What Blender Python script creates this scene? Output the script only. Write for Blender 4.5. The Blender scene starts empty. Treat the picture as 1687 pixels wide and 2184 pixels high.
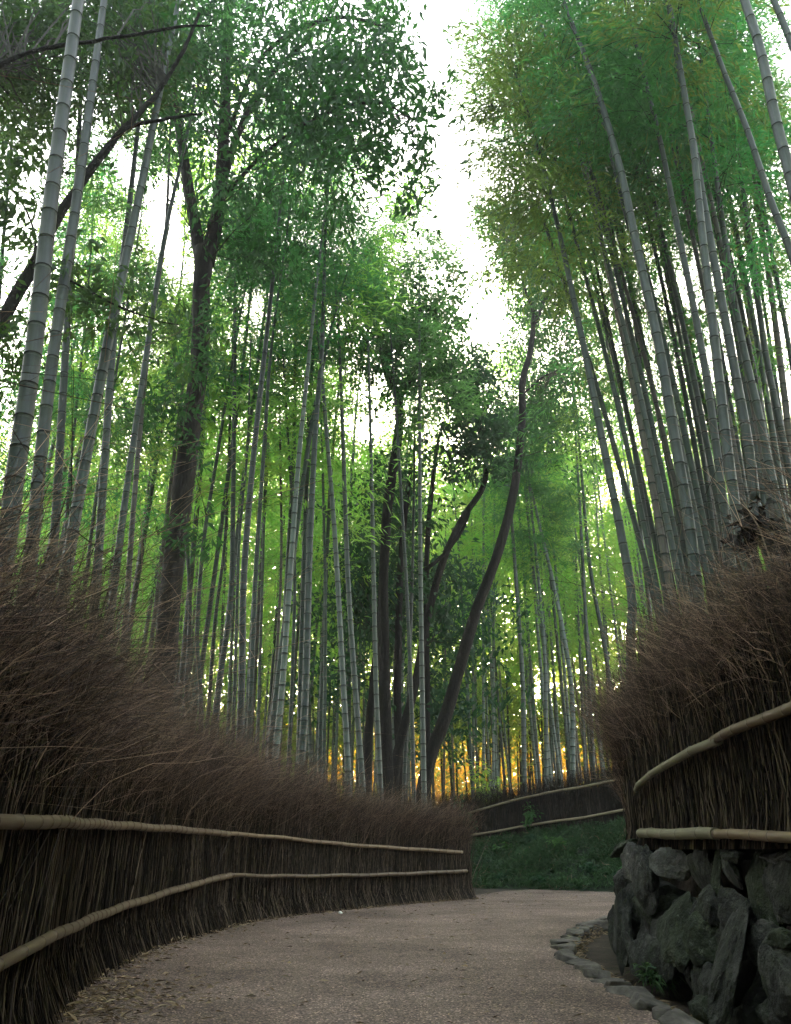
import bpy, math, random
import numpy as np
from mathutils import Matrix, Vector, noise as mnoise

S = bpy.context.scene
COL = S.collection
R = math.radians

# ------------------------------------------------------------------ camera
F, CX, CY = 1687.0, 843.5, 1091.5          # measured on a 1687 x 2183 view of the photograph
CAMZ = 0.75
PITCH = math.atan((1815 - CY) / F)
cam = bpy.data.objects.new('camera', bpy.data.cameras.new('camera'))
COL.objects.link(cam)
cam.location = (0, 0, CAMZ)
cam.rotation_euler = (math.pi / 2 + PITCH, 0, 0)
cam.data.sensor_fit = 'HORIZONTAL'
cam.data.sensor_width = 36
cam.data.lens = 36.0
cam.data.clip_end = 2000
S.camera = cam

# ------------------------------------------------------------------ light
HAZE = 0.0017
SUN_EL, SUN_AZ = R(8.0), R(3.0)
w = bpy.data.worlds.new('World')
S.world = w
w.use_nodes = True
nt = w.node_tree
bg = nt.nodes['Background']
sky = nt.nodes.new('ShaderNodeTexSky')
sky.sky_type = 'NISHITA'
sky.sun_disc = False
sky.sun_elevation = SUN_EL
sky.sun_rotation = SUN_AZ
sky.air_density = 1.0
sky.dust_density = 6.0
sky.ozone_density = 0.3
hs = nt.nodes.new('ShaderNodeHueSaturation')          # desaturates the sky so that its light is less blue
hs.inputs['Saturation'].default_value = 0.6
nt.links.new(sky.outputs[0], hs.inputs['Color'])
nt.links.new(hs.outputs[0], bg.inputs[0])
bg.inputs[1].default_value = 0.15
sd = Vector((math.sin(SUN_AZ) * math.cos(SUN_EL), math.cos(SUN_AZ) * math.cos(SUN_EL), math.sin(SUN_EL)))
sun = bpy.data.objects.new('sun', bpy.data.lights.new('sun', 'SUN'))
COL.objects.link(sun)
sun.data.energy = 4.0
sun.data.angle = R(0.6)
sun.data.color = (1.0, 0.80, 0.52)
sun.location = sd * 100
sun.rotation_euler = (-sd).to_track_quat('-Z', 'Y').to_euler()
S.view_settings.view_transform = 'Standard'
S.view_settings.look = 'None'
S.view_settings.gamma = 1.0
S.view_settings.exposure = 4.4
S.cycles.max_bounces = 7
S.cycles.diffuse_bounces = 4
S.cycles.glossy_bounces = 2
S.cycles.transmission_bounces = 6
S.cycles.use_denoising = True
S.cycles.caustics_reflective = False
S.cycles.caustics_refractive = False

# ------------------------------------------------------------------ helpers
SP, CP = math.sin(PITCH), math.cos(PITCH)


def ray(x, y):
    u, v = (x - CX) / F, (CY - y) / F
    return np.array((u, CP - v * SP, SP + v * CP))


def at_y(x, y, Y):
    d = ray(x, y)
    return np.array((0, 0, CAMZ)) + d * (Y / d[1])


def gnd(x, y, z=0.0):
    d = ray(x, y)
    return np.array((0, 0, CAMZ)) + d * ((z - CAMZ) / d[2])


def proj(P):
    P = np.asarray(P, float)
    X, Y, Z = P[:, 0], P[:, 1], P[:, 2] - CAMZ
    dep = Y * CP + Z * SP
    dep = np.where(dep < 1e-3, 1e-3, dep)
    up = -Y * SP + Z * CP
    return CX + F * X / dep, CY - F * up / dep


def in_poly(x, y, poly):
    c = np.zeros(x.shape, bool)
    n = len(poly)
    for i in range(n):
        x0, y0 = poly[i]
        x1, y1 = poly[(i + 1) % n]
        if y0 == y1:
            continue
        c ^= ((y0 > y) != (y1 > y)) & (x < (x1 - x0) * (y - y0) / (y1 - y0) + x0)
    return c


# openings in the canopy above the path and between the crowns
GAPS = [
    [(868, -60), (945, -60), (950, 60), (940, 150), (968, 250), (992, 330), (975, 420), (1010, 470), (1045, 545), (1010, 570),
     (972, 495), (932, 440), (938, 380), (922, 300), (945, 200), (892, 130)],
    [(1000, 625), (1040, 612), (1065, 655), (1100, 712), (1040, 735), (995, 715)],
    [(330, 390), (385, 395), (380, 460), (405, 545), (395, 620), (360, 600), (340, 520), (315, 470)],
    [(250, 310), (290, 310), (285, 400), (258, 390)],
    [(525, 625), (570, 618), (563, 680), (525, 690)],
    [(728, 898), (795, 888), (828, 922), (770, 943)],
    [(1290, 1015), (1330, 995), (1335, 1045), (1308, 1070), (1280, 1112), (1266, 1100)],
    [(1440, 30), (1480, 60), (1505, 140), (1470, 125)],
]


def keep(P, rng, p=0.97):
    x, y = proj(P)
    x, y = x + rng.normal(0, 13, len(P)), y + rng.normal(0, 13, len(P))
    g = np.zeros(len(P), bool)
    for poly in GAPS:
        g |= in_poly(x, y, poly)
    return ~(g & (rng.random(len(P)) < p))


def nrm(a):
    return a / np.maximum(np.linalg.norm(a, axis=-1, keepdims=True), 1e-9)


class MB:
    """collects vertices and faces (quads / tris), then links them as one mesh object"""

    def __init__(s):
        s.v, s.f, s.m, s.uv, s.n = [], [], [], [], 0

    def add(s, v, f, m=0, uv=None):
        v = np.asarray(v, float).reshape(-1, 3)
        f = np.asarray(f, int)
        s.v.append(v)
        s.f.append(f + s.n)
        s.m.append(np.full(len(f), m, int) if np.isscalar(m) else np.asarray(m, int))
        s.uv.append(np.zeros((len(v), 2)) if uv is None else np.asarray(uv, float))
        s.n += len(v)

    def mesh(s, name, mats, smooth=True):
        me = bpy.data.meshes.new(name)
        V = np.concatenate(s.v)
        UV = np.concatenate(s.uv)
        loops = np.concatenate([f.ravel() for f in s.f])
        sizes = np.concatenate([np.full(len(f), f.shape[1], int) for f in s.f])
        M = np.concatenate(s.m)
        me.vertices.add(len(V))
        me.vertices.foreach_set('co', V.astype(np.float32).ravel())
        me.loops.add(len(loops))
        me.loops.foreach_set('vertex_index', loops.astype(np.int32))
        me.polygons.add(len(sizes))
        st = np.concatenate(([0], np.cumsum(sizes)[:-1]))
        me.polygons.foreach_set('loop_start', st.astype(np.int32))
        me.polygons.foreach_set('material_index', M.astype(np.int32))
        me.polygons.foreach_set('use_smooth', np.full(len(sizes), smooth))
        ul = me.uv_layers.new(name='uv')
        ul.data.foreach_set('uv', UV[loops].astype(np.float32).ravel())
        for m in mats:
            me.materials.append(m)
        me.update(calc_edges=True)
        return me

    def build(s, name, mats, parent=None, smooth=True, origin=None):
        if origin is not None:
            o_ = np.asarray(origin, float)
            s.v = [v - o_ for v in s.v]
        me = s.mesh(name, mats if isinstance(mats, (list, tuple)) else [mats], smooth)
        ob = bpy.data.objects.new(name, me)
        COL.objects.link(ob)
        if origin is not None:
            ob.location = tuple(float(q) for q in origin)
        if parent is not None:
            ob.parent = parent
            if origin is None:
                ob.matrix_parent_inverse.identity()
                ob.location = tuple(-q for q in parent.location)
            else:
                ob.location = tuple(float(q) - p for q, p in zip(origin, parent.location))
        return ob


def tag(o, label=None, cat=None, group=None, kind=None):
    if label:
        o['label'] = label
    if cat:
        o['category'] = cat
    if group:
        o['group'] = group
    if kind:
        o['kind'] = kind
    return o


def empty(name, loc, label, cat, group=None):
    o = bpy.data.objects.new(name, None)
    COL.objects.link(o)
    o.location = tuple(float(q) for q in loc)
    o.empty_display_size = 0.1
    return tag(o, label, cat, group)


def copy_tree(o, parent=None):
    c = o.copy()
    COL.objects.link(c)
    if parent is not None:
        c.parent = parent
    for ch in o.children:
        copy_tree(ch, c)
    return c


def spline(pts, n):
    """Catmull-Rom through pts (k, d) -> (n, d)"""
    P = np.asarray(pts, float)
    if len(P) == 2:
        t = np.linspace(0, 1, n)[:, None]
        return P[0] * (1 - t) + P[1] * t
    Q = np.vstack((2 * P[0] - P[1], P, 2 * P[-1] - P[-2]))
    k = len(P) - 1
    t = np.linspace(0, k - 1e-9, n)
    i = t.astype(int)
    f = (t - i)[:, None]
    a, b, c, d = Q[i], Q[i + 1], Q[i + 2], Q[i + 3]
    return 0.5 * (2 * b + (c - a) * f + (2 * a - 5 * b + 4 * c - d) * f ** 2 + (3 * b - a - 3 * c + d) * f ** 3)


def arc(P):
    return np.concatenate(([0], np.cumsum(np.linalg.norm(np.diff(P, axis=0), axis=1))))


def add_tube(mb, P, rad, sides=10, m=0, cap=True, segm=None, wob=None):
    P = np.asarray(P, float)
    n = len(P)
    T = nrm(np.gradient(P, axis=0))
    ref = np.array((0, 1, 0.0)) if abs(T[:, 1]).mean() < 0.75 else np.array((0, 0, 1.0))
    A = nrm(np.cross(T, ref))
    B = np.cross(T, A)
    th = np.linspace(0, 2 * math.pi, sides, endpoint=False)
    rr = np.asarray(rad, float)[:, None] * np.ones(sides)
    if wob is not None:
        rr = rr * wob
    V = P[:, None, :] + rr[..., None] * (np.cos(th)[None, :, None] * A[:, None, :] + np.sin(th)[None, :, None] * B[:, None, :])
    i = np.arange(n - 1)[:, None]
    j = np.arange(sides)[None, :]
    j2 = (j + 1) % sides
    q = np.stack((i * sides + j, i * sides + j2, (i + 1) * sides + j2, (i + 1) * sides + j), -1).reshape(-1, 4)
    mi = m if segm is None else np.repeat(np.asarray(segm, int), sides)
    s = arc(P)
    uv = np.stack((np.broadcast_to(th[None, :] * rr.mean(), (n, sides)), np.broadcast_to(s[:, None], (n, sides))), -1).reshape(-1, 2)
    mb.add(V.reshape(-1, 3), q, mi, uv)
    if cap:
        for e, idx in ((0, 0), (1, n - 1)):
            ring = V[idx]
            c = P[idx]
            vv = np.vstack((ring, c))
            a = np.arange(sides)
            b = (a + 1) % sides
            f = np.stack((a, b, np.full(sides, sides)), -1)
            if e == 0:
                f = f[:, ::-1]
            mb.add(vv, f, m if np.isscalar(m) else 0)


def add_twigs(mb, P, rad, m=0):
    """P (N,S,3) polylines, rad (N,S): three-sided tubes"""
    N, K, _ = P.shape
    d = nrm(P[:, -1] - P[:, 0])
    ref = np.where(np.abs(d[:, 2:3]) > 0.9, np.array((1.0, 0, 0)), np.array((0, 0, 1.0)))
    A = nrm(np.cross(d, ref))
    B = np.cross(d, A)
    th = np.array((0, 2.094, 4.189))
    off = np.cos(th)[None, :, None] * A[:, None, :] + np.sin(th)[None, :, None] * B[:, None, :]
    V = P[:, :, None, :] + rad[:, :, None, None] * off[:, None]
    base = (np.arange(N) * K * 3)[:, None, None]
    i = np.arange(K - 1)[None, :, None]
    j = np.arange(3)[None, None, :]
    j2 = (j + 1) % 3
    q = np.stack((base + i * 3 + j, base + i * 3 + j2, base + (i + 1) * 3 + j2, base + (i + 1) * 3 + j), -1).reshape(-1, 4)
    mb.add(V.reshape(-1, 3), q, m)


def add_leaves(mb, P, D, L, W, rng, m=0, fold=0.25, droop=0.12, flat=0.0):
    n = len(P)
    if n == 0:
        return
    D = nrm(D)
    rv = rng.normal(size=(n, 3))
    rv[:, 2] = rv[:, 2] * (1 - flat) + flat * 3
    sd_ = nrm(np.cross(D, rv))
    up = np.cross(sd_, D)
    L = np.broadcast_to(L, (n,))[:, None]
    W = np.broadcast_to(W, (n,))[:, None]
    b = P
    mid = P + D * L * 0.42
    r = mid + sd_ * W * 0.5 + up * W * fold
    l = mid - sd_ * W * 0.5 + up * W * fold
    tip = P + D * L + np.array((0, 0, -1.0)) * L * droop
    V = np.stack((b, r, tip, l), 1).reshape(-1, 3)
    q = np.arange(n * 4).reshape(n, 4)
    mb.add(V, q, m)


# ------------------------------------------------------------------ materials
def new_mat(name):
    m = bpy.data.materials.new(name)
    m.use_nodes = True
    t = m.node_tree
    return m, t, t.nodes['Principled BSDF']


def N(t, kind, **kw):
    n = t.nodes.new(kind)
    for k, v in kw.items():
        if k.startswith('i_'):
            n.inputs[k[2:].replace('_', ' ')].default_value = v
        else:
            setattr(n, k, v)
    return n


def ramp(t, src, stops):
    r = t.nodes.new('ShaderNodeValToRGB')
    el = r.color_ramp.elements
    el[0].position, el[0].color = stops[0][0], (*stops[0][1], 1)
    el[1].position, el[1].color = stops[-1][0], (*stops[-1][1], 1)
    for p, c in stops[1:-1]:
        e = el.new(p)
        e.color = (*c, 1)
    t.links.new(src, r.inputs[0])
    return r


def mix(t, f, a, b, mode='MIX'):
    n = t.nodes.new('ShaderNodeMix')
    n.data_type = 'RGBA'
    n.blend_type = mode
    for sock, val in ((n.inputs[0], f), (n.inputs[6], a), (n.inputs[7], b)):
        if hasattr(val, 'is_output'):
            t.links.new(val, sock)
        elif isinstance(val, (int, float)):
            sock.default_value = val
        else:
            sock.default_value = (*val, 1)
    return n.outputs[2]


def bump(t, h, strength, dist, bsdf):
    b = t.nodes.new('ShaderNodeBump')
    b.inputs['Strength'].default_value = strength
    b.inputs['Distance'].default_value = dist
    t.links.new(h, b.inputs['Height'])
    t.links.new(b.outputs[0], bsdf.inputs['Normal'])


def mat_noise(name, stops, scale, rough=0.85, stretch=None, bscale=None, bstr=0.5, bdist=0.01, detail=8, coord='Object', extra=None, spec=0.3):
    m, t, b = new_mat(name)
    tc = N(t, 'ShaderNodeTexCoord')
    mp = N(t, 'ShaderNodeMapping')
    t.links.new(tc.outputs[coord], mp.inputs[0])
    if stretch:
        mp.inputs['Scale'].default_value = stretch
    n1 = N(t, 'ShaderNodeTexNoise', i_Scale=scale, i_Detail=detail, i_Roughness=0.65)
    t.links.new(mp.outputs[0], n1.inputs[0])
    c = ramp(t, n1.outputs[0], stops).outputs[0]
    if extra:
        c = extra(t, tc, mp, c)
    t.links.new(c, b.inputs['Base Color'])
    b.inputs['Roughness'].default_value = rough
    b.inputs['Specular IOR Level'].default_value = spec
    if bscale:
        n2 = N(t, 'ShaderNodeTexNoise', i_Scale=bscale, i_Detail=8, i_Roughness=0.6)
        t.links.new(mp.outputs[0], n2.inputs[0])
        bump(t, n2.outputs[0], bstr, bdist, b)
    return m


def mat_leaf(name, c0, c1, tr, trans=0.5, gloss=0.03, rough=0.45, objvar=True):
    """two-sided leaf: diffuse + translucent + a little sheen; colour varies from leaf to leaf"""
    m = bpy.data.materials.new(name)
    m.use_nodes = True
    t = m.node_tree
    t.nodes.remove(t.nodes['Principled BSDF'])
    out = t.nodes['Material Output']
    g = N(t, 'ShaderNodeNewGeometry')
    col = mix(t, g.outputs['Random Per Island'], c0, c1)
    tcol = mix(t, g.outputs['Random Per Island'], tr, tuple(min(1, 1.5 * q) for q in tr))
    if objvar:
        oi = N(t, 'ShaderNodeObjectInfo')
        hv = N(t, 'ShaderNodeHueSaturation')
        mr = N(t, 'ShaderNodeMapRange')
        mr.inputs[3].default_value, mr.inputs[4].default_value = 0.455, 0.512
        t.links.new(oi.outputs['Random'], mr.inputs[0])
        t.links.new(mr.outputs[0], hv.inputs['Hue'])
        t.links.new(tcol, hv.inputs['Color'])
        tcol = hv.outputs[0]
    d = N(t, 'ShaderNodeBsdfDiffuse')
    tl = N(t, 'ShaderNodeBsdfTranslucent')
    gl = N(t, 'ShaderNodeBsdfGlossy', i_Roughness=rough)
    t.links.new(col, d.inputs[0])
    t.links.new(tcol, tl.inputs[0])
    m1 = N(t, 'ShaderNodeMixShader')
    m1.inputs[0].default_value = trans
    t.links.new(d.outputs[0], m1.inputs[1])
    t.links.new(tl.outputs[0], m1.inputs[2])
    m2 = N(t, 'ShaderNodeMixShader')
    m2.inputs[0].default_value = gloss
    t.links.new(m1.outputs[0], m2.inputs[1])
    t.links.new(gl.outputs[0], m2.inputs[2])
    t.links.new(m2.outputs[0], out.inputs[0])
    return m


def mat_culm(name, ca, cb, rough=0.5):
    m, t, b = new_mat(name)
    uv = N(t, 'ShaderNodeTexCoord')
    mp = N(t, 'ShaderNodeMapping')
    mp.inputs['Scale'].default_value = (60, 1.2, 1)
    t.links.new(uv.outputs['UV'], mp.inputs[0])
    n1 = N(t, 'ShaderNodeTexNoise', i_Scale=1.0, i_Detail=5, i_Roughness=0.6)
    t.links.new(mp.outputs[0], n1.inputs[0])
    mp2 = N(t, 'ShaderNodeMapping')
    mp2.inputs['Scale'].default_value = (9, 2.5, 1)
    t.links.new(uv.outputs['UV'], mp2.inputs[0])
    n2 = N(t, 'ShaderNodeTexNoise', i_Scale=1.0, i_Detail=6, i_Roughness=0.7)
    t.links.new(mp2.outputs[0], n2.inputs[0])
    c = ramp(t, n1.outputs[0], [(0.3, ca), (0.7, cb)]).outputs[0]
    pale = tuple(min(1, q * 1.5 + 0.02) for q in cb)
    c = mix(t, ramp(t, n2.outputs[0], [(0.5, (0, 0, 0)), (0.75, (0.55, 0.55, 0.55))]).outputs[0], c, pale)
    oi = N(t, 'ShaderNodeObjectInfo')
    hv = N(t, 'ShaderNodeHueSaturation')
    mr = N(t, 'ShaderNodeMapRange')
    mr.inputs[3].default_value, mr.inputs[4].default_value = 0.65, 1.35
    t.links.new(oi.outputs['Random'], mr.inputs[0])
    t.links.new(mr.outputs[0], hv.inputs['Value'])
    t.links.new(c, hv.inputs['Color'])
    t.links.new(hv.outputs[0], b.inputs['Base Color'])
    b.inputs['Roughness'].default_value = rough
    b.inputs['Specular IOR Level'].default_value = 0.35
    bump(t, n1.outputs[0], 0.15, 0.002, b)
    return m


M = {}
M['culm'] = mat_culm('bamboo_culm', (0.018, 0.025, 0.021), (0.038, 0.05, 0.042))
M['culm_pale'] = mat_culm('bamboo_culm_pale', (0.055, 0.07, 0.06), (0.105, 0.128, 0.11))
M['culm_old'] = mat_culm('bamboo_culm_old', (0.06, 0.052, 0.043), (0.10, 0.086, 0.072))
M['culm_dark'] = mat_culm('bamboo_culm_dark', (0.022, 0.036, 0.027), (0.04, 0.058, 0.045))
M['node_dark'] = mat_noise('bamboo_node', [(0.3, (0.012, 0.012, 0.01)), (0.7, (0.025, 0.025, 0.02))], 30)
M['node_pale'] = mat_noise('bamboo_bloom', [(0.3, (0.05, 0.06, 0.053)), (0.7, (0.10, 0.112, 0.1))], 30)
M['rail'] = mat_culm('rail_bamboo', (0.082, 0.056, 0.031), (0.15, 0.109, 0.063), 0.5)
M['rail_green'] = mat_culm('rail_bamboo_mossy', (0.075, 0.07, 0.042), (0.14, 0.125, 0.078), 0.55)
M['rail_pale'] = mat_culm('rail_bamboo_pale', (0.16, 0.125, 0.08), (0.27, 0.22, 0.15), 0.55)
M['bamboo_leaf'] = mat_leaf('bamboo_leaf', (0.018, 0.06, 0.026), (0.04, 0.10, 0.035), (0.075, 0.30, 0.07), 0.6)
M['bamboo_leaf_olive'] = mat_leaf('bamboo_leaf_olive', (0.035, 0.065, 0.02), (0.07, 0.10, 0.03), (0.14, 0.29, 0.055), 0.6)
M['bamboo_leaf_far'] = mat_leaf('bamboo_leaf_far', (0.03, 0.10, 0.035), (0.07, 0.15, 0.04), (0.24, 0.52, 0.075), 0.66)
M['broad_leaf'] = mat_leaf('broad_leaf', (0.008, 0.028, 0.013), (0.02, 0.055, 0.022), (0.055, 0.19, 0.035), 0.38, 0.03)
M['evergreen_leaf'] = mat_leaf('evergreen_leaf', (0.015, 0.05, 0.025), (0.035, 0.09, 0.04), (0.035, 0.12, 0.04), 0.35, 0.03)
M['russet_leaf'] = mat_leaf('russet_leaf', (0.06, 0.07, 0.03), (0.12, 0.09, 0.04), (0.22, 0.18, 0.06), 0.5)
M['sunset_glow_leaf'] = mat_leaf('sunset_glow_leaf', (0.34, 0.25, 0.025), (0.46, 0.36, 0.04), (0.56, 0.42, 0.03), 0.74, 0.02)  # gold colour stands for the low sunset light behind the trunks
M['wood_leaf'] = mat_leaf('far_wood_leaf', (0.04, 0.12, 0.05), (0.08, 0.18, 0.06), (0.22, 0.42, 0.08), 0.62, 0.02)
M['bark'] = mat_noise('bark', [(0.3, (0.007, 0.006, 0.0055)), (0.55, (0.016, 0.014, 0.012)), (0.75, (0.034, 0.03, 0.025))], 6, 0.9,
                      (6, 6, 1.2), 10, 1.0, 0.05)
M['bark_pale'] = mat_noise('bark_pale', [(0.3, (0.009, 0.008, 0.007)), (0.55, (0.021, 0.018, 0.015)), (0.75, (0.045, 0.04, 0.033))], 6, 0.9,
                           (6, 6, 1.2), 10, 0.8, 0.02)
M['twig'] = mat_noise('twig_bark', [(0.3, (0.02, 0.018, 0.015)), (0.7, (0.05, 0.045, 0.035))], 20)


def mat_brush(name, c0, c1, c2):
    m, t, b = new_mat(name)
    g = N(t, 'ShaderNodeNewGeometry')
    c = ramp(t, g.outputs['Random Per Island'], [(0.0, c0), (0.6, c1), (1.0, c2)]).outputs[0]
    t.links.new(c, b.inputs['Base Color'])
    b.inputs['Roughness'].default_value = 0.75
    b.inputs['Specular IOR Level'].default_value = 0.25
    return m


M['stem'] = mat_brush('brush_stem', (0.012, 0.009, 0.007), (0.045, 0.031, 0.023), (0.24, 0.175, 0.125))
M['whisker'] = mat_brush('brush_twig', (0.016, 0.0105, 0.008), (0.10, 0.062, 0.045), (0.46, 0.30, 0.21))  # lighter than the stems: light on the brush tops is put into the colour
M['stem_dark'] = mat_brush('brush_stem_dark', (0.008, 0.0065, 0.0055), (0.022, 0.016, 0.012), (0.08, 0.06, 0.045))
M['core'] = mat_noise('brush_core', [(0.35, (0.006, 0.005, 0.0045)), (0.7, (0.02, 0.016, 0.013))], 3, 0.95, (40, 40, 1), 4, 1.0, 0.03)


def path_extra(t, tc, mp, c):
    v = N(t, 'ShaderNodeTexVoronoi', i_Scale=125.0)
    t.links.new(tc.outputs['Object'], v.inputs[0])
    sp = ramp(t, v.outputs['Color'], [(0.0, (0.55, 0.53, 0.52)), (0.6, (1, 1, 1)), (0.93, (1.25, 1.2, 1.15)), (1.0, (2.4, 2.2, 2.0))]).outputs[0]
    return mix(t, 1.0, c, sp, 'MULTIPLY')


def make_path_mat():
    m, t, b = new_mat('path_gravel')
    tc = N(t, 'ShaderNodeTexCoord')
    big = N(t, 'ShaderNodeTexNoise', i_Scale=0.75, i_Detail=9, i_Roughness=0.72)
    t.links.new(tc.outputs['Object'], big.inputs[0])
    c = ramp(t, big.outputs[0], [(0.3, (0.095, 0.07, 0.059)), (0.5, (0.195, 0.147, 0.126)), (0.7, (0.30, 0.232, 0.203))]).outputs[0]
    v = N(t, 'ShaderNodeTexVoronoi', i_Scale=125.0)
    t.links.new(tc.outputs['Object'], v.inputs[0])
    sep = N(t, 'ShaderNodeSeparateColor')
    t.links.new(v.outputs['Color'], sep.inputs[0])
    spk = ramp(t, sep.outputs[0], [(0.0, (0.18, 0.16, 0.15)), (0.35, (0.62, 0.6, 0.58)), (0.8, (1.15, 1.12, 1.08)), (0.92, (1.7, 1.6, 1.5)), (1.0, (3.6, 3.3, 2.9))]).outputs[0]
    c = mix(t, 0.9, c, spk, 'MULTIPLY')
    v2 = N(t, 'ShaderNodeTexVoronoi', i_Scale=34.0)
    t.links.new(tc.outputs['Object'], v2.inputs[0])
    sep2 = N(t, 'ShaderNodeSeparateColor')
    t.links.new(v2.outputs['Color'], sep2.inputs[0])
    lf = ramp(t, sep2.outputs[1], [(0.93, (0, 0, 0)), (0.97, (0.7, 0.7, 0.7))]).outputs[0]
    d2 = ramp(t, v2.outputs['Distance'], [(0.25, (1, 1, 1)), (0.4, (0, 0, 0))]).outputs[0]
    c = mix(t, mix(t, 1.0, lf, d2, 'MULTIPLY'), c, (0.36, 0.27, 0.18))
    t.links.new(c, b.inputs['Base Color'])
    b.inputs['Roughness'].default_value = 0.9
    b.inputs['Specular IOR Level'].default_value = 0.25
    fine = N(t, 'ShaderNodeTexNoise', i_Scale=60.0, i_Detail=8, i_Roughness=0.7)
    t.links.new(tc.outputs['Object'], fine.inputs[0])
    hh = mix(t, 0.6, fine.outputs[0], v.outputs['Distance'])
    bump(t, hh, 0.8, 0.012, b)
    return m


M['path'] = make_path_mat()
M['soil'] = mat_noise('forest_soil', [(0.3, (0.02, 0.015, 0.011)), (0.55, (0.05, 0.037, 0.028)), (0.75, (0.11, 0.085, 0.06))], 5, 0.95, None, 30, 0.9, 0.03)
M['moss_soil'] = mat_noise('mossy_bank', [(0.35, (0.008, 0.014, 0.008)), (0.5, (0.015, 0.03, 0.014)), (0.62, (0.03, 0.045, 0.02)), (0.78, (0.06, 0.045, 0.032))],
                           3.2, 0.95, None, 14, 1.0, 0.06)
M['grass'] = mat_leaf('grass_blade', (0.014, 0.045, 0.02), (0.055, 0.115, 0.04), (0.05, 0.13, 0.04), 0.35, 0.03)
M['litter'] = mat_leaf('dry_leaf', (0.07, 0.047, 0.027), (0.42, 0.31, 0.19), (0.1, 0.07, 0.035), 0.12, 0.03)


def rock_extra(t, tc, mp, c):
    n = N(t, 'ShaderNodeTexNoise', i_Scale=5.0, i_Detail=10, i_Roughness=0.72)
    t.links.new(tc.outputs['Object'], n.inputs[0])
    f = ramp(t, n.outputs[0], [(0.5, (0, 0, 0)), (0.66, (0.75, 0.75, 0.75))]).outputs[0]
    c = mix(t, f, c, (0.024, 0.032, 0.016))
    n2 = N(t, 'ShaderNodeTexNoise', i_Scale=22.0, i_Detail=8, i_Roughness=0.75)
    t.links.new(tc.outputs['Object'], n2.inputs[0])
    f2 = ramp(t, n2.outputs[0], [(0.58, (0, 0, 0)), (0.66, (0.6, 0.6, 0.6))]).outputs[0]
    return mix(t, f2, c, (0.14, 0.145, 0.125))


M['rock'] = mat_noise('rock', [(0.3, (0.009, 0.0095, 0.008)), (0.5, (0.025, 0.026, 0.023)), (0.70, (0.085, 0.086, 0.077))], 6, 0.85, None, 18, 1.0, 0.04, extra=rock_extra)
M['rock_pale'] = mat_noise('rock_pale', [(0.3, (0.03, 0.03, 0.028)), (0.5, (0.07, 0.07, 0.065)), (0.72, (0.17, 0.167, 0.155))], 6, 0.85, None, 16, 1.0, 0.035)
M['rock_moss'] = mat_noise('rock_mossy', [(0.3, (0.009, 0.012, 0.007)), (0.5, (0.03, 0.038, 0.024)), (0.72, (0.08, 0.09, 0.06))], 7, 0.9, None, 20, 1.0, 0.04, extra=rock_extra)
M['kerb'] = mat_noise('kerb_stone', [(0.3, (0.045, 0.040, 0.035)), (0.55, (0.115, 0.102, 0.088)), (0.75, (0.21, 0.19, 0.165))], 8, 0.85, None, 25, 0.9, 0.015)
M['white'] = mat_noise('paper', [(0.3, (0.7, 0.7, 0.72)), (0.7, (0.8, 0.8, 0.82))], 20)

# ------------------------------------------------------------------ terrain
LEFT_FOOT_PX = [(30, 2178), (150, 2088), (300, 2018), (420, 1988), (495, 1968), (600, 1953), (720, 1940), (843, 1928), (1000, 1916)]
LF = [gnd(*p)[:2] for p in LEFT_FOOT_PX]
d0 = LF[0] - LF[1]
LF = [LF[0] + d0 * 1.1] + LF                       # runs on beside the camera
LF = [np.array((LF[0][0] - 0.15, -3.2))] + LF
LF = np.array(LF)
FAR_FOOT = np.array([(-1.5, 24.0), (0.3, 23.2), (1.75, 22.5), (3.6, 21.2), (5.7, 19.6), (7.4, 18.6), (10.0, 18.2)])
FAR_Z = np.array([0.72, 0.80, 0.90, 1.16, 1.46, 1.55, 1.6])
BANK0 = np.array([(-1.5, 20.6), (0.5, 19.9), (1.8, 19.2), (3.3, 18.4), (5.0, 17.0), (7.0, 16.2), (10.0, 15.8)])
TERR = np.array([(-3, 1.72), (6.4, 1.78), (7.2, 2.0), (8.0, 2.5), (10.0, 3.1), (13.0, 5.0), (15.0, 8.0), (16.5, 14.0), (400, 14.0)])   # y -> x


KERB_PX = [(1303, 1957), (1270, 1966), (1243, 1977), (1217, 1990), (1197, 2006), (1188, 2022), (1193, 2040), (1215, 2056), (1240, 2072), (1272, 2092), (1312, 2113), (1352, 2136), (1388, 2160), (1425, 2186)]
KERB = [gnd(*p)[:2] for p in KERB_PX]
KY = np.array([k[1] for k in KERB[::-1]])
KX = np.array([k[0] for k in KERB[::-1]])


def smooth(t):
    t = np.clip(t, 0, 1)
    return t * t * (3 - 2 * t)


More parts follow.
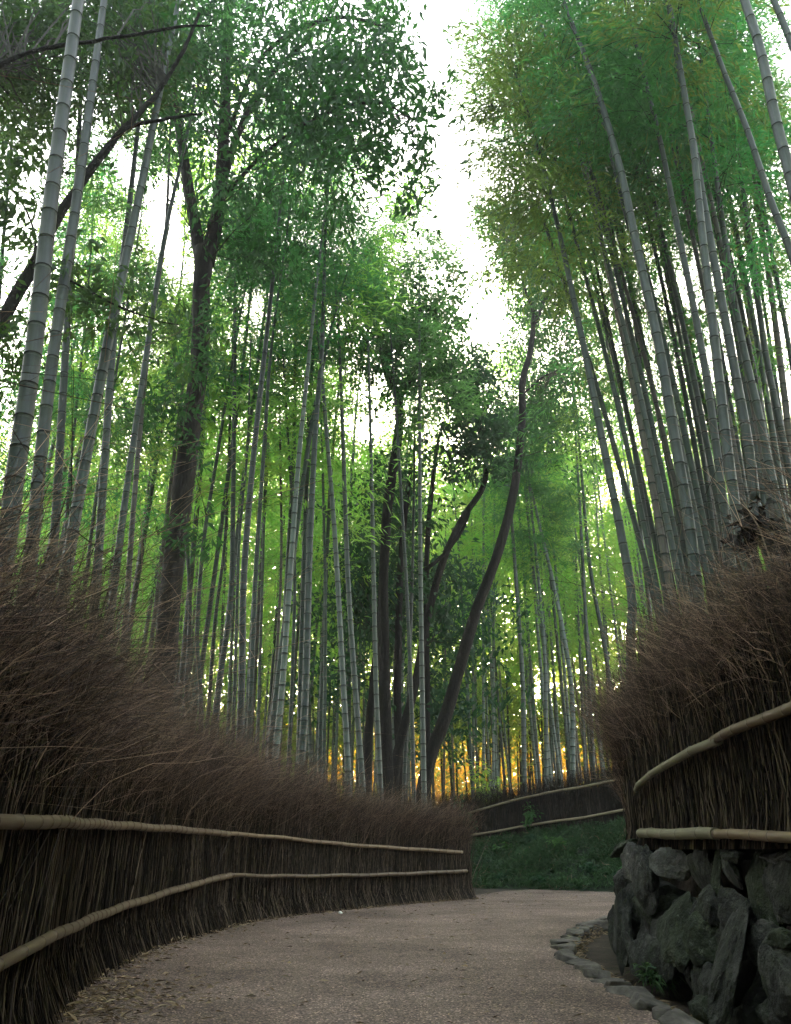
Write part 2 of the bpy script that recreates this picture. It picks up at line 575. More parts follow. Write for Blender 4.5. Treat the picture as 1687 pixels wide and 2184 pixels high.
def height(x, y):
    x, y = np.asarray(x, float), np.asarray(y, float)
    y0 = np.interp(x, BANK0[:, 0], BANK0[:, 1])
    y1 = np.interp(x, FAR_FOOT[:, 0], FAR_FOOT[:, 1])
    hz = np.interp(x, FAR_FOOT[:, 0], FAR_Z)
    t = np.clip((y - y0) / (y1 - y0), 0, 1.0)
    hb = hz * (0.55 * smooth(t) + 0.45 * t)
    hb = hb + np.sin(math.pi * t) * (0.09 * np.sin(x * 2.1 + 1.3 * np.sin(y * 1.7)) + 0.07 * np.sin(y * 3.1 + x) + 0.05 * np.sin(x * 5.3 - y * 2.0))
    xe = np.interp(y, TERR[:, 0], TERR[:, 1])
    ht = 0.78 * smooth((x - xe) / 0.22) * (y < 17.5)
    lx = np.interp(y, LF[:, 1], LF[:, 0])
    hl = 0.25 * smooth((lx - 0.4 - x) / 2.0)
    dip = -0.075 * smooth((x - np.interp(y, KY, KX) - 0.09) / 0.1) * (y < KY[-1]) * (x < xe)
    return np.maximum(np.maximum(hb, ht), hl) + dip


def ground_sheet():
    xs = np.concatenate((-np.geomspace(900, 9, 22), np.arange(-8.5, 1.2, 0.25), np.arange(1.2, 2.7, 0.05), np.arange(2.75, 12, 0.25), np.geomspace(12.5, 900, 22)))
    ys = np.concatenate((-np.geomspace(200, 4, 10), np.arange(-3.5, 6, 0.25), np.arange(6, 9, 0.1), np.arange(9, 26, 0.2), np.geomspace(26.5, 1500, 40)))
    X, Y = np.meshgrid(xs, ys, indexing='ij')
    Z = height(X, Y)
    on_path = (Z < 0.01)
    Z = Z + np.where(on_path, 0, 0.035 * np.sin(X * 2.7 + np.cos(Y * 1.9)) * np.cos(Y * 2.3 + np.sin(X * 1.3)) * (np.abs(X) < 14) * (Y < 40))
    nx, ny = len(xs), len(ys)
    i = np.arange(nx - 1)[:, None]
    j = np.arange(ny - 1)[None, :]
    q = np.stack((i * ny + j, (i + 1) * ny + j, (i + 1) * ny + j + 1, i * ny + j + 1), -1).reshape(-1, 4)
    mb = MB()
    V = np.stack((X, Y, Z), -1).reshape(-1, 3)
    cx = V[q].mean(1)
    y0 = np.interp(cx[:, 0], BANK0[:, 0], BANK0[:, 1])
    y1 = np.interp(cx[:, 0], FAR_FOOT[:, 0], FAR_FOOT[:, 1])
    mi = ((cx[:, 1] > y0 - 0.1) & (cx[:, 1] < y1 + 0.3) & (cx[:, 0] > -1.5) & (cx[:, 0] < 10)).astype(int)
    mb.add(V, q, mi)
    return tag(mb.build('ground', [M['soil'], M['moss_soil']]), kind='structure')


ground_sheet()



def path_sheet():
    near = [LF[0] + np.array((-0.6, -1.6)), LF[0]]
    left = [p + np.array((0.0, 0.0)) for p in LF[1:]]
    far = [gnd(1010, 1909)[:2], gnd(1080, 1900)[:2], gnd(1150, 1896)[:2], gnd(1240, 1893)[:2]]
    rest = [np.array((4.9, 16.6)), np.array((7.0, 15.9)), np.array((10.0, 15.5)), np.array((10.0, 15.0)), np.array((7.6, 14.6)), np.array((4.9, 12.8)), np.array((3.0, 10.0)), np.array((2.4, 8.2)), np.array((1.8, 7.3))]
    right = [k + np.array((0.0, 0.0)) for k in KERB] + [KERB[-1] + (KERB[-1] - KERB[-3]) * 1.0, np.array((KERB[-1][0] + 0.2, -3.0))]
    poly = near + left + far + rest + right
    import bmesh
    bm = bmesh.new()
    vs = [bm.verts.new((float(p[0]), float(p[1]), 0.004)) for p in poly]
    f = bm.faces.new(vs)
    bmesh.ops.triangulate(bm, faces=[f])
    bm.normal_update()
    me = bpy.data.meshes.new('path')
    bm.to_mesh(me)
    bm.free()
    for p in me.polygons:
        if p.normal.z < 0:
            p.flip()
    me.materials.append(M['path'])
    o = bpy.data.objects.new('path', me)
    COL.objects.link(o)
    tag(o, kind='structure')


path_sheet()

# ------------------------------------------------------------------ bamboo
def culm_mesh(mb, C, r0, rng, sides=12, inter=0.27, mats=(0, 1, 2)):
    """C: control points base -> tip; node rings modelled as ridges with a dark scar and a pale bloom band"""
    D = spline(C, 120)
    s = arc(D)
    Ltot = s[-1]
    rings, seg = [(0.0, 1.0)], []
    q = 0.12
    while q < Ltot - 0.15:
        fr = q / Ltot
        rings += [(q - 0.026, 1.0), (q - 0.005, 1.0), (q - 0.001, 1.06), (q + 0.005, 1.06), (q + 0.011, 0.985)]
        seg += [mats[0], mats[2], mats[1], mats[1], mats[0]]
        q += inter * (0.72 + 0.9 * fr if fr < 0.5 else 1.17 - 0.4 * (fr - 0.5)) * rng.uniform(0.93, 1.07)
    rings.append((Ltot, 1.0))
    seg.append(mats[0])
    ss = np.array([a for a, _ in rings])
    k = np.array([b for _, b in rings])
    P = np.stack([np.interp(ss, s, D[:, i]) for i in range(3)], -1)
    fr = ss / Ltot
    rad = r0 * np.clip(1.0 - 0.30 * fr - 0.62 * fr ** 3, 0.06, 1) * k
    add_tube(mb, P, rad, sides, 0, True, seg)
    return D


def bamboo_sprays(mb, D, zlo, rng, n_br, n_leaf, blen=1.5, L=0.14, W=0.022, spread=0.16, mask=True, twig_r=0.006, lean=(0, 0)):
    """feathery leaf sprays on thin drooping side branches"""
    top = D[:, 2].max()
    zs = zlo + (top - zlo) * rng.random(n_br) ** 0.85
    k = int(np.argmax(D[:, 2]))
    DD = D[:k + 1]
    O = np.stack([np.interp(zs, DD[:, 2], DD[:, i]) for i in range(3)], -1)
    az = rng.uniform(0, 2 * math.pi, n_br)
    out = np.stack((np.cos(az) + lean[0], np.sin(az) + lean[1], rng.uniform(0.25, 0.9, n_br)), -1)
    out = nrm(out)
    fr = (zs - zlo) / max(top - zlo, 0.1)
    ln = blen * rng.uniform(0.55, 1.15, n_br) * (1.05 - 0.45 * fr)
    dr = ln * rng.uniform(0.45, 1.0, n_br)
    t = np.linspace(0, 1, 6)
    P = O[:, None, :] + out[:, None, :] * (ln[:, None] * t)[..., None]
    P[..., 2] -= dr[:, None] * t ** 2
    if mask:
        kb = keep(P[:, 3], rng, 0.9) & keep(P[:, 5], rng, 0.9)
        O, out, ln, dr, P = O[kb], out[kb], ln[kb], dr[kb], P[kb]
        n_br = len(O)
        if n_br == 0:
            return
    add_twigs(mb, P, np.broadcast_to(np.linspace(twig_r, twig_r * 0.3, 6), (n_br, 6)), 1)
    per = max(1, n_leaf // n_br)
    b = np.repeat(np.arange(n_br), per)
    n = len(b)
    tt = rng.uniform(0.2, 1.08, n)
    sub = rng.integers(0, 9, n)                    # each branch carries nine flat sub-sprays
    h = (b * 9 + sub)
    rs = np.random.default_rng(int(rng.integers(1 << 30)))
    st = rs.random(n_br * 9)[h]
    tt = np.clip(st * 0.85 + 0.2 + rng.normal(0, 0.07, n), 0.1, 1.1)
    so = rs.normal(0, 1, (n_br * 9, 3))[h] * spread * np.array((1, 1, 0.55))
    c = O[b] + out[b] * (ln[b] * tt)[:, None]
    c[:, 2] -= dr[b] * tt ** 2
    c = c + so + rng.normal(0, 1, (n, 3)) * spread * np.array((0.75, 0.75, 0.28))
    if mask:
        k2 = keep(c, rng)
        c, b, so = c[k2], b[k2], so[k2]
        n = len(c)
    d = out[b] * 0.6 + so * 2.0 + rng.normal(0, 0.45, (n, 3)) + np.array((0, 0, -0.45))
    add_leaves(mb, c, d, L * rng.uniform(0.7, 1.25, n), W * rng.uniform(0.8, 1.2, n), rng, 0, 0.15, 0.15, flat=0.35)


def px_bamboo(name, px, Y, wbase, label, group, seed, H=15.0, zlo=6.5, n_br=26, n_leaf=5200, mat='culm', lean_y=0.0, leaf=True, L=0.15, blen=1.5, tiplean=None, inter=0.27, lean=(0, 0)):
    """px: image points from low to high; Y: distance of the base; wbase: width in image points at the lowest point"""
    rng = np.random.default_rng(seed)
    if group == GC:
        lim = 23.4 if px[0][0] > 985 else fence_y(px[0][0]) + 1.3
        Y = max(Y, lim)
    p0 = at_y(*px[0], Y)
    C = [p0]
    for (x, y) in px[1:]:
        d = ray(x, y)
        tt = Y / d[1]
        for _ in range(3):                      # lean away from or towards the camera with height
            tt = (Y + lean_y * ((CAMZ + tt * d[2]) - p0[2])) / d[1]
        C.append(np.array((0, 0, CAMZ)) + d * tt)
    dep = p0[1] * CP + (p0[2] - CAMZ) * SP
    r0 = wbase * dep / F / 2
    T = nrm((C[1] - C[0])[None])[0]
    T = nrm((T * 0.7 + np.array((0, 0, 0.3)))[None])[0]
    base = C[0] - T * ((C[0][2] - 0.2) / T[2])
    base = C[0] - T * ((C[0][2] - (float(height(base[0], base[1])) - 0.08)) / T[2])
    C = [base] + C if C[0][2] > base[2] + 0.3 else [base] + C[1:]
    Te = nrm((C[-1] - C[-2])[None])[0]
    if tiplean is None:
        tiplean = (Te[0] * 1.2, Te[1] * 1.2)
    step = max(1.0, (H - C[-1][2]) / 4)
    k = 0
    while C[-1][2] < H - 0.3 and k < 5:
        Te = nrm((Te + np.array((tiplean[0] * 0.12 * k, tiplean[1] * 0.12 * k, -0.05 * k)))[None])[0]
        C.append(C[-1] + Te * step)
        k += 1
    root = empty(name, C[0], label, 'bamboo', group)
    mb = MB()
    D = culm_mesh(mb, np.array(C), r0, rng, 12, inter)
    mb.build('culm', [M[mat], M['node_dark'], M['node_pale']], root)
    if leaf:
        mf = MB()
        bamboo_sprays(mf, D, zlo, rng, n_br, int(n_leaf * 0.78), blen, L, L * 0.15, lean=lean)
        if mf.n:
            mf.build('foliage', [M['bamboo_leaf_olive' if group == GR and seed % 3 == 0 else 'bamboo_leaf'], M['twig']], root, smooth=False)
    return root


FPX = np.array([p[0] for p in LEFT_FOOT_PX])


def fence_y(x):
    return float(np.interp(x, FPX, LF[2:, 1]))


GL = 'tall bamboos behind the left brushwood fence'
GR = 'tall bamboos behind the right brushwood fence'
GC = 'bamboos in the middle of the grove'
seed = 100
BAMBOO = [
    # px low -> high, Y, width, label, group, options
    ([(15, 1150), (30, 1029), (74, 730), (112, 400), (167, 0)], 5.0, 44, 'thickest grey bamboo, rising from the left brush near the left frame edge', GL, dict(leaf=False)),
    ([(66, 1180), (84, 1000), (117, 730), (160, 450), (195, 200), (222, 0)], 6.2, 31, 'second thickest grey bamboo just right of the thickest one at far left', GL, dict(leaf=False)),
    ([(108, 1229), (125, 1000), (141, 730), (152, 560)], 8.4, 21, 'pale slim bamboo behind the second thickest one at far left', GL, dict(zlo=8)),
    ([(132, 1279), (170, 1050), (230, 730), (290, 450), (345, 175), (375, 30)], 7.2, 28, 'dark bamboo leaning right across the slanted bare limb at left', GL, dict(leaf=False)),
    ([(200, 1314), (222, 1000), (242, 730), (280, 400), (310, 135)], 8.6, 21, 'straight bamboo close to the right of the dark leaning one at left', GL, dict(zlo=12.5, n_br=12, n_leaf=2000)),
    ([(225, 1405), (260, 1115), (312, 755), (350, 510), (385, 350)], 9.4, 17, 'green bamboo crossing its brown neighbour left of the forked tree', GL, dict(zlo=12.5, n_br=12, n_leaf=2000)),
    ([(262, 1395), (287, 1055), (317, 735), (352, 500), (362, 300)], 9.8, 14, 'brownish bamboo nearest the left side of the forked tree', GL, dict(zlo=12.5, n_br=12, n_leaf=2000, mat='culm_old')),
    ([(175, 1300), (205, 1060), (250, 780)], 12.5, 9, 'thin green bamboo in the gap behind the dark leaning one at left', GL, dict(zlo=5.5, n_br=34, n_leaf=7500, L=0.18)),
    ([(130, 1260), (150, 1000), (170, 800)], 13.0, 9, 'thin bamboo half hidden behind the pale slim one at far left', GL, dict(zlo=5.5, n_br=34, n_leaf=7500, L=0.18)),
    ([(-20, 900), (0, 600), (25, 300), (45, 60)], 9.0, 12, 'thin bamboo cut by the left frame edge high above the brush', GL, dict(zlo=5.0, n_br=40, n_leaf=8000)),
    ([(467, 1460), (492, 1280), (497, 1080), (500, 830)], 13.5, 14, 'bent bamboo right of the forked tree, curving at its foot', GC, dict(zlo=9)),
    ([(500, 1480), (510, 1155), (527, 970), (532, 820)], 13.0, 9, 'dark broken bamboo pole with a bare top right of the forked tree', GC, dict(H=10.5, leaf=False, mat='culm_dark')),
    ([(515, 1470), (520, 1230), (540, 980), (567, 730), (592, 500), (602, 400)], 11.5, 17, 'tall grey bamboo behind the dark broken pole', GC, dict(zlo=10)),
    ([(535, 1480), (545, 1230), (565, 930), (580, 730), (620, 440)], 12.5, 12, 'slim dark green bamboo beside the tall grey one right of the forked tree', GC, dict(zlo=10, mat='culm_dark')),
    ([(590, 1590), (602, 1460), (622, 1180), (637, 980), (650, 850)], 12.5, 15, 'pale bamboo leaning right, left one of the pair before the straight tall bamboo', GC, dict(mat='culm_pale', zlo=10)),
    ([(575, 1560), (590, 1400), (600, 1180), (597, 930)], 16, 8, 'thin brown bamboo behind the pale right leaning one', GC, dict(zlo=8, mat='culm_old')),
    ([(618, 1570), (625, 1400), (628, 1180), (612, 900)], 15, 9, 'shaded bamboo hugging the right side of the pale leaning one', GC, dict(zlo=9, mat='culm_dark')),
    ([(642, 1640), (652, 1460), (660, 1180), (672, 930), (687, 730), (695, 475), (705, 340)], 11.2, 18, 'straight tall grey bamboo standing alone left of the middle', GC, dict(zlo=11)),
    ([(742, 1640), (732, 1460), (715, 1155), (697, 930)], 13, 14, 'light bamboo leaning left, left one of the leaning pair', GC, dict(mat='culm_pale', zlo=10)),
    ([(774, 1690), (757, 1460), (742, 1230), (732, 955)], 13, 14, 'light bamboo leaning left, right one of the leaning pair', GC, dict(mat='culm_pale', zlo=10)),
    ([(812, 1690), (802, 1460), (797, 1230), (792, 1010)], 14, 12, 'slim light bamboo in front of the straight dark trunk', GC, dict(mat='culm_pale', zlo=10)),
    ([(904, 1678), (897, 1230), (895, 900), (894, 480)], 15.5, 12, 'straight pale bamboo with a full crown rising right of the dark trunk', GC, dict(mat='culm_pale', zlo=9.5, H=16.2, n_br=46, n_leaf=11000, L=0.18, blen=1.6)),
    ([(882, 1678), (877, 1485), (866, 1230), (852, 1000)], 15, 10, 'knotty bamboo between the dark trunk and the straight pale bamboo', GC, dict(zlo=10)),
    ([(1345, 1390), (1348, 1280), (1323, 1130), (1293, 980), (1246, 745), (1188, 475), (1143, 300), (1105, 175)], 8.8, 22, 'foremost bamboo leaning left out of the end of the right brush', GR, dict(zlo=7.9, H=13, n_br=64, n_leaf=13500, lean=(-0.45, 0), blen=1.8)),
    ([(1493, 1305), (1468, 1105), (1438, 930), (1406, 742), (1358, 525), (1323, 360), (1268, 175), (1218, 45)], 7.4, 27, 'thick dark bamboo bowing left over the right brush', GR, dict(zlo=9.6, H=14, n_br=34, n_leaf=7000)),
    ([(1418, 1255), (1398, 1080), (1378, 930), (1345, 730), (1293, 425), (1238, 200)], 10.8, 14, 'left one of the two slender touching bamboos beside the thick dark one', GR, dict(zlo=7.5, H=15, n_br=34, n_leaf=6200)),
    ([(1438, 1270), (1418, 1155), (1393, 980), (1364, 760), (1323, 475), (1283, 240)], 11.2, 14, 'right one of the two slender touching bamboos beside the thick dark one', GR, dict(zlo=7.5, H=15, n_br=34, n_leaf=6200)),
    ([(1398, 1255), (1373, 1080), (1348, 930), (1308, 742), (1268, 550), (1218, 350)], 11.0, 13, 'pale bamboo between the foremost one and the slender touching two', GR, dict(zlo=7.5, H=14.5, n_br=34, n_leaf=6200)),
    ([(1553, 1150), (1528, 955), (1496, 742), (1443, 475), (1408, 300), (1358, 100)], 7.8, 20, 'slender dark green bamboo right of the thick bowing one', GR, dict(zlo=9.4, H=14, n_br=34, n_leaf=7000)),
    ([(1583, 1155), (1568, 1080), (1548, 930), (1526, 742), (1498, 500), (1478, 310), (1455, 170)], 6.8, 25, 'smooth bluish green bamboo, left of the crossing pair at right', GR, dict(zlo=9.2, H=13, n_br=26, n_leaf=4500)),
    ([(1625, 1110), (1613, 1080), (1593, 930), (1558, 742), (1513, 500), (1478, 300), (1453, 175), (1423, 0)], 7.3, 24, 'dark bamboo crossing the bluish green one high up at right', GR, dict(zlo=9.6, H=14, n_br=26, n_leaf=4500)),
    ([(1750, 760), (1687, 540), (1643, 425), (1593, 275), (1543, 150), (1488, 0)], 6.6, 20, 'dark bamboo slanting in from the right frame edge below the thickest right one', GR, dict(zlo=9.0, H=13, n_br=24, n_leaf=3600)),
    ([(1760, 700), (1720, 520), (1687, 380), (1653, 250), (1623, 110), (1588, 0)], 5.4, 30, 'thickest bluish grey bamboo in the upper right corner', GR, dict(leaf=False)),
    ([(1790, 420), (1735, 230), (1687, 90), (1638, -30)], 5.8, 22, 'short visible length of bamboo cutting the very top right corner', GR, dict(leaf=False)),
    ([(1672, 1130), (1643, 1005), (1618, 880), (1583, 730), (1553, 560), (1503, 190)], 8.4, 21, 'bamboo rising behind the clump of dead leaves on the right brush', GR, dict(zlo=7, H=13.5, n_br=30, n_leaf=6500)),
    ([(1700, 1090), (1683, 1005), (1663, 905), (1633, 755), (1618, 650), (1563, 250)], 9.0, 18, 'rightmost bamboo leaving the right brush at the frame edge', GR, dict(zlo=7, H=14, n_br=30, n_leaf=6500)),
    ([(1508, 1200), (1488, 1030), (1448, 880), (1400, 690)], 11.5, 9, 'thin brown bamboo behind the thick bowing one at right', GR, dict(zlo=7.5, mat='culm_old', n_br=30, n_leaf=6500)),
    ([(1540, 1180), (1505, 960), (1470, 780), (1440, 600)], 12.5, 9, 'thin grey bamboo behind the slender dark green one at right', GR, dict(zlo=7.5, n_br=30, n_leaf=6500)),
    ([(1605, 1130), (1585, 950), (1560, 780), (1530, 560)], 11.5, 11, 'thin dark bamboo showing between the crossing pair at right', GR, dict(zlo=7, mat='culm_dark', n_br=30, n_leaf=6500)),
    ([(1650, 1100), (1630, 900), (1600, 700), (1570, 520)], 12, 12, 'brownish bamboo behind the dead leaf clump at right', GR, dict(zlo=7, mat='culm_old', n_br=30, n_leaf=6500)),
    ([(1690, 980), (1665, 780), (1640, 600), (1600, 380)], 11, 12, 'slim bamboo at the right frame edge behind the rightmost ones', GR, dict(zlo=7, n_br=30, n_leaf=6500)),
    ([(1300, 1500), (1293, 1400), (1258, 1205), (1238, 980)], 17.5, 11, 'dark bamboo left of the end of the right brush', GC, dict(zlo=9, H=17, L=0.2, mat='culm_dark')),
    ([(1222, 1640), (1218, 1460), (1188, 1280), (1153, 1130)], 17, 12, 'pale curved bamboo between the leaning dark trunk and the right brush', GC, dict(mat='culm_pale', zlo=9, H=15, L=0.2)),
    ([(1118, 1650), (1115, 1460), (1105, 1300), (1093, 1130)], 17.5, 12, 'brightest straight bamboo just right of the leaning dark trunk', GC, dict(mat='culm_pale', zlo=9, H=15, L=0.2)),
    ([(1165, 1650), (1163, 1430), (1150, 1250), (1133, 1080)], 18.5, 10, 'straight bamboo halfway between the brightest and the pale curved one', GC, dict(mat='culm_pale', zlo=9, H=15, L=0.2)),
]
BAMBOO += [
    ([(1385, 1300), (1360, 1080), (1330, 900), (1285, 690)], 13.5, 9, 'thin pale bamboo just right of the foremost one of the right brush', GR, dict(zlo=8.5, H=16, n_br=30, n_leaf=5000)),
    ([(1462, 1250), (1440, 1080), (1415, 930), (1375, 740)], 12.5, 11, 'grey bamboo hidden in part by the thick bowing one, on its left', GR, dict(zlo=8.5, H=16, n_br=30, n_leaf=5000)),
    ([(1530, 1200), (1515, 1080), (1490, 920), (1455, 740)], 10.5, 12, 'green bamboo close behind the slender dark green one at right', GR, dict(zlo=9, H=15, mat='culm_dark', n_br=26, n_leaf=4500)),
    ([(1595, 1160), (1575, 1030), (1545, 850), (1505, 640)], 9.6, 13, 'bamboo squeezed just behind the smooth bluish green one', GR, dict(zlo=9, H=15, n_br=26, n_leaf=4500)),
    ([(1640, 1130), (1622, 990), (1598, 830), (1565, 640), (1535, 470)], 10.0, 13, 'pale bamboo just left of the one behind the dead leaf clump', GR, dict(zlo=9, H=15, n_br=26, n_leaf=4500)),
    ([(1680, 1080), (1660, 930), (1640, 800), (1610, 620)], 10.4, 12, 'brown bamboo just left of the rightmost one', GR, dict(zlo=9, H=15, mat='culm_old', n_br=26, n_leaf=4500)),
    ([(1710, 900), (1690, 780), (1665, 640), (1630, 450)], 9.4, 14, 'bamboo half cut by the right frame edge below the slanting one', GR, dict(zlo=9, H=15, n_br=26, n_leaf=4500)),
    ([(1480, 1260), (1455, 1000), (1420, 800), (1385, 640)], 14.5, 8, 'thinnest brown bamboo behind the thick bowing one', GR, dict(zlo=9, H=16, mat='culm_old', n_br=26, n_leaf=4500)),
    ([(395, 1500), (405, 1300), (398, 1150), (392, 1050)], 14.5, 10, 'green bamboo rising close to the right edge of the forked trunk', GC, dict(zlo=10, mat='culm')),
    ([(428, 1500), (420, 1350), (435, 1150), (462, 980)], 14.0, 11, 'bamboo leaning right and crossing a thin one right of the forked trunk', GC, dict(zlo=10)),
    ([(445, 1510), (458, 1330), (480, 1150), (488, 960)], 15.0, 9, 'thin bamboo crossed by its leaning neighbour right of the forked trunk', GC, dict(zlo=10)),
    ([(550, 1560), (556, 1350), (562, 1150), (566, 1000)], 16.0, 8, 'thin pale bamboo right of the slim dark green one', GC, dict(mat='culm_pale', zlo=10)),
    ([(690, 1660), (693, 1450), (694, 1250), (690, 1080)], 17.0, 9, 'shaded bamboo between the lone straight one and the leaning pair', GC, dict(zlo=10, mat='culm_dark')),
    ([(862, 1680), (872, 1450), (880, 1200), (884, 950)], 18.0, 9, 'thin bamboo between the knotty one and the curved dark trunk', GC, dict(zlo=10)),
]
rngP = np.random.default_rng(77)
for k in range(24):
    x0 = 1395 + 13.5 * k + rngP.uniform(-5, 5)
    y0 = 1290 - (x0 - 1395) * 0.62
    Yb = rngP.uniform(8.6, 11.8)
    sl = 0.235 - 0.00022 * (x0 - 1395) + rngP.normal(0, 0.018)
    BAMBOO.append(([(x0, y0), (x0 - sl * 220, y0 - 240), (x0 - sl * 480, y0 - 500), (x0 - sl * 800, y0 - 780)], Yb, 0.098 * 1687 / (Yb * 1.06) * rngP.uniform(0.85, 1.1),
                   'slim bamboo packed among others behind the right brush', 'slim bamboos packed behind the right brush',
                   dict(zlo=11.2, H=15.5, mat=('culm', 'culm_dark', 'culm', 'culm_old')[k % 4], n_br=24, n_leaf=3600)))
for i, (px, Y, wb, lab, grp, op) in enumerate(BAMBOO):
    px_bamboo('bamboo', px, Y, wb, lab, grp, seed + i, **op)

# ---- the crowd of thinner bamboos deeper in the grove
rngF = np.random.default_rng(5)


DEEP, CULM, AXIS = [], [], []


def make_deep_variant(k):
    rng = np.random.default_rng(900 + k)
    Hh = 15.5 + 3.5 * rng.random()
    b = rng.uniform(-0.6, 0.6, 2)
    C = np.array([(0, 0, -0.2), (0.05 * b[0], 0.05 * b[1], Hh * 0.3), (0.25 * b[0], 0.25 * b[1], Hh * 0.6), (0.9 * b[0], 0.9 * b[1], Hh * 0.85), (2.2 * b[0], 2.2 * b[1], Hh)])
    root = empty('bamboo', (0, 0, 0), 'slim bamboo deep in the grove', 'bamboo', 'slim bamboos deep in the grove')
    mb = MB()
    mt = ['culm_pale', 'culm', 'culm_dark', 'culm_pale', 'culm_old', 'culm_pale'][k % 6]
    D = culm_mesh(mb, C, 0.052 + 0.012 * rng.random(), rng, 7, 0.30)
    CULM.append(mb.build('culm', [M[mt], M['node_dark'], M['node_pale']], root))
    AXIS.append(D)
    root['k'] = k
    return root


def sector(x, Y):
    px_, _ = proj(np.array([(x, Y, 2.0)]))
    q = px_[0]
    if q < 360:
        return 'slim bamboo deep in the grove left of the forked tree', 'slim bamboos deep in the grove left of the forked tree'
    if q < 800:
        return 'slim bamboo deep in the grove between the forked tree and the dark trunks', 'slim bamboos deep in the grove between the forked tree and the dark trunks'
    if q < 1330:
        return 'slim bamboo deep in the grove right of the dark trunks', 'slim bamboos deep in the grove right of the dark trunks'
    return 'slim bamboo deep in the grove behind the right brushwood fence', 'slim bamboos deep in the grove behind the right brushwood fence'


spots = []
tries = 0
while len(spots) < 205 and tries < 9000:
    tries += 1
    Y = 14 + 26 * rngF.random() ** 1.1
    x = rngF.uniform(-0.52, 0.54) * Y
    if len(spots) >= 180:                       # the crowd of stems between the leaning trunk and the right fence
        Y = rngF.uniform(24.5, 40)
        x = rngF.uniform(0.09, 0.33) * Y
    if 1.0 < x < 11 and Y < 24.5 - 0.5 * max(0, min(x, 6) - 1):
        continue
    if x <= 1.0 and x > -1.5 and Y < 21:
        continue
    px_, _ = proj(np.array([(x, Y, 3.0)]))
    if 880 < px_[0] < 920 and Y < 24:
        continue
    if any((x - a) ** 2 + (Y - b) ** 2 < 0.45 for a, b in spots):
        continue
    if Y < 22 and x > 0 and rngF.random() < 0.4:
        continue
    spots.append((x, Y))
for i, (x, Y) in enumerate(spots):
    if i < 6:
        o = make_deep_variant(i)
        DEEP.append(o)
    else:
        o = DEEP[int(rngF.integers(6))].copy()
        COL.objects.link(o)
    o.location = (x, Y, float(height(x, Y)))
    o.rotation_euler = (rngF.normal(0, 0.022), rngF.normal(0, 0.03), rngF.uniform(0, 6.28))
    sc_ = rngF.uniform(0.85, 1.15)
    o.scale = (sc_, sc_, rngF.uniform(0.85, 1.15))
    la, gr = sector(x, Y)
    tag(o, la, 'bamboo', gr)
    if i >= 6:
        c = CULM[o['k']].copy()
        COL.objects.link(c)
        c.parent = o
    # every crown has leaves of its own
    rng = np.random.default_rng(3000 + i)
    mw = np.array(Matrix.LocRotScale(o.location, o.rotation_euler, o.scale))
    D = AXIS[o['k']]
    Dw = D @ mw[:3, :3].T + mw[:3, 3]
    mf = MB()
    zl = (6.2 + 2.2 * rng.random()) if i < 180 else 8.0 + 2.5 * rng.random()
    bamboo_sprays(mf, Dw, zl, rng, 42, 2500, 1.9, 0.24, 0.036, 0.2)
    if mf.n:
        inv = np.linalg.inv(mw)
        mf.v = [v @ inv[:3, :3].T + inv[:3, 3] for v in mf.v]
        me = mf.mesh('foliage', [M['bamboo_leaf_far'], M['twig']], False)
        fo_ = bpy.data.objects.new('foliage', me)
        COL.objects.link(fo_)
        fo_.parent = o
for o in DEEP:
    del o['k']
for o in S.objects:
    if 'k' in o.keys():
        del o['k']

# ------------------------------------------------------------------ trees
def limb(mb, px, Ys, ws, rng, sides=12, n=40, to_ground=False):
    """limb through image points at the given distances; ws widths in image points; returns centre line and radii"""
    C = [at_y(x, y, Y) for (x, y), Y in zip(px, Ys)]
    rad = []
    for c, w_ in zip(C, ws):
        dep = c[1] * CP + (c[2] - CAMZ) * SP
        rad.append(w_ * dep / F / 2)
    if to_ground:
        T = nrm((C[1] - C[0])[None])[0]
        T = nrm((T * 0.5 + np.array((0, 0, 0.5)))[None])[0]
        b = C[0] - T * ((C[0][2] - float(height(C[0][0], C[0][1])) + 0.1) / T[2])
        C = [b] + C
        rad = [rad[0] * 1.25] + rad
    P = spline(np.array(C), n)
    r = spline(np.array(rad)[:, None], n)[:, 0]
    wob = 1 + 0.09 * rng.normal(size=(n, sides))
    k = np.array((0.25, 0.5, 0.25))
    for _ in range(2):
        wob = np.apply_along_axis(lambda v: np.convolve(np.pad(v, 1, 'edge'), k, 'valid'), 0, wob)
    P = P + np.cumsum(rng.normal(0, 0.006, (n, 3)), 0) * np.linspace(0, 1, n)[:, None]
    add_tube(mb, P, r, sides, 0, True, None, wob)
    return P, r


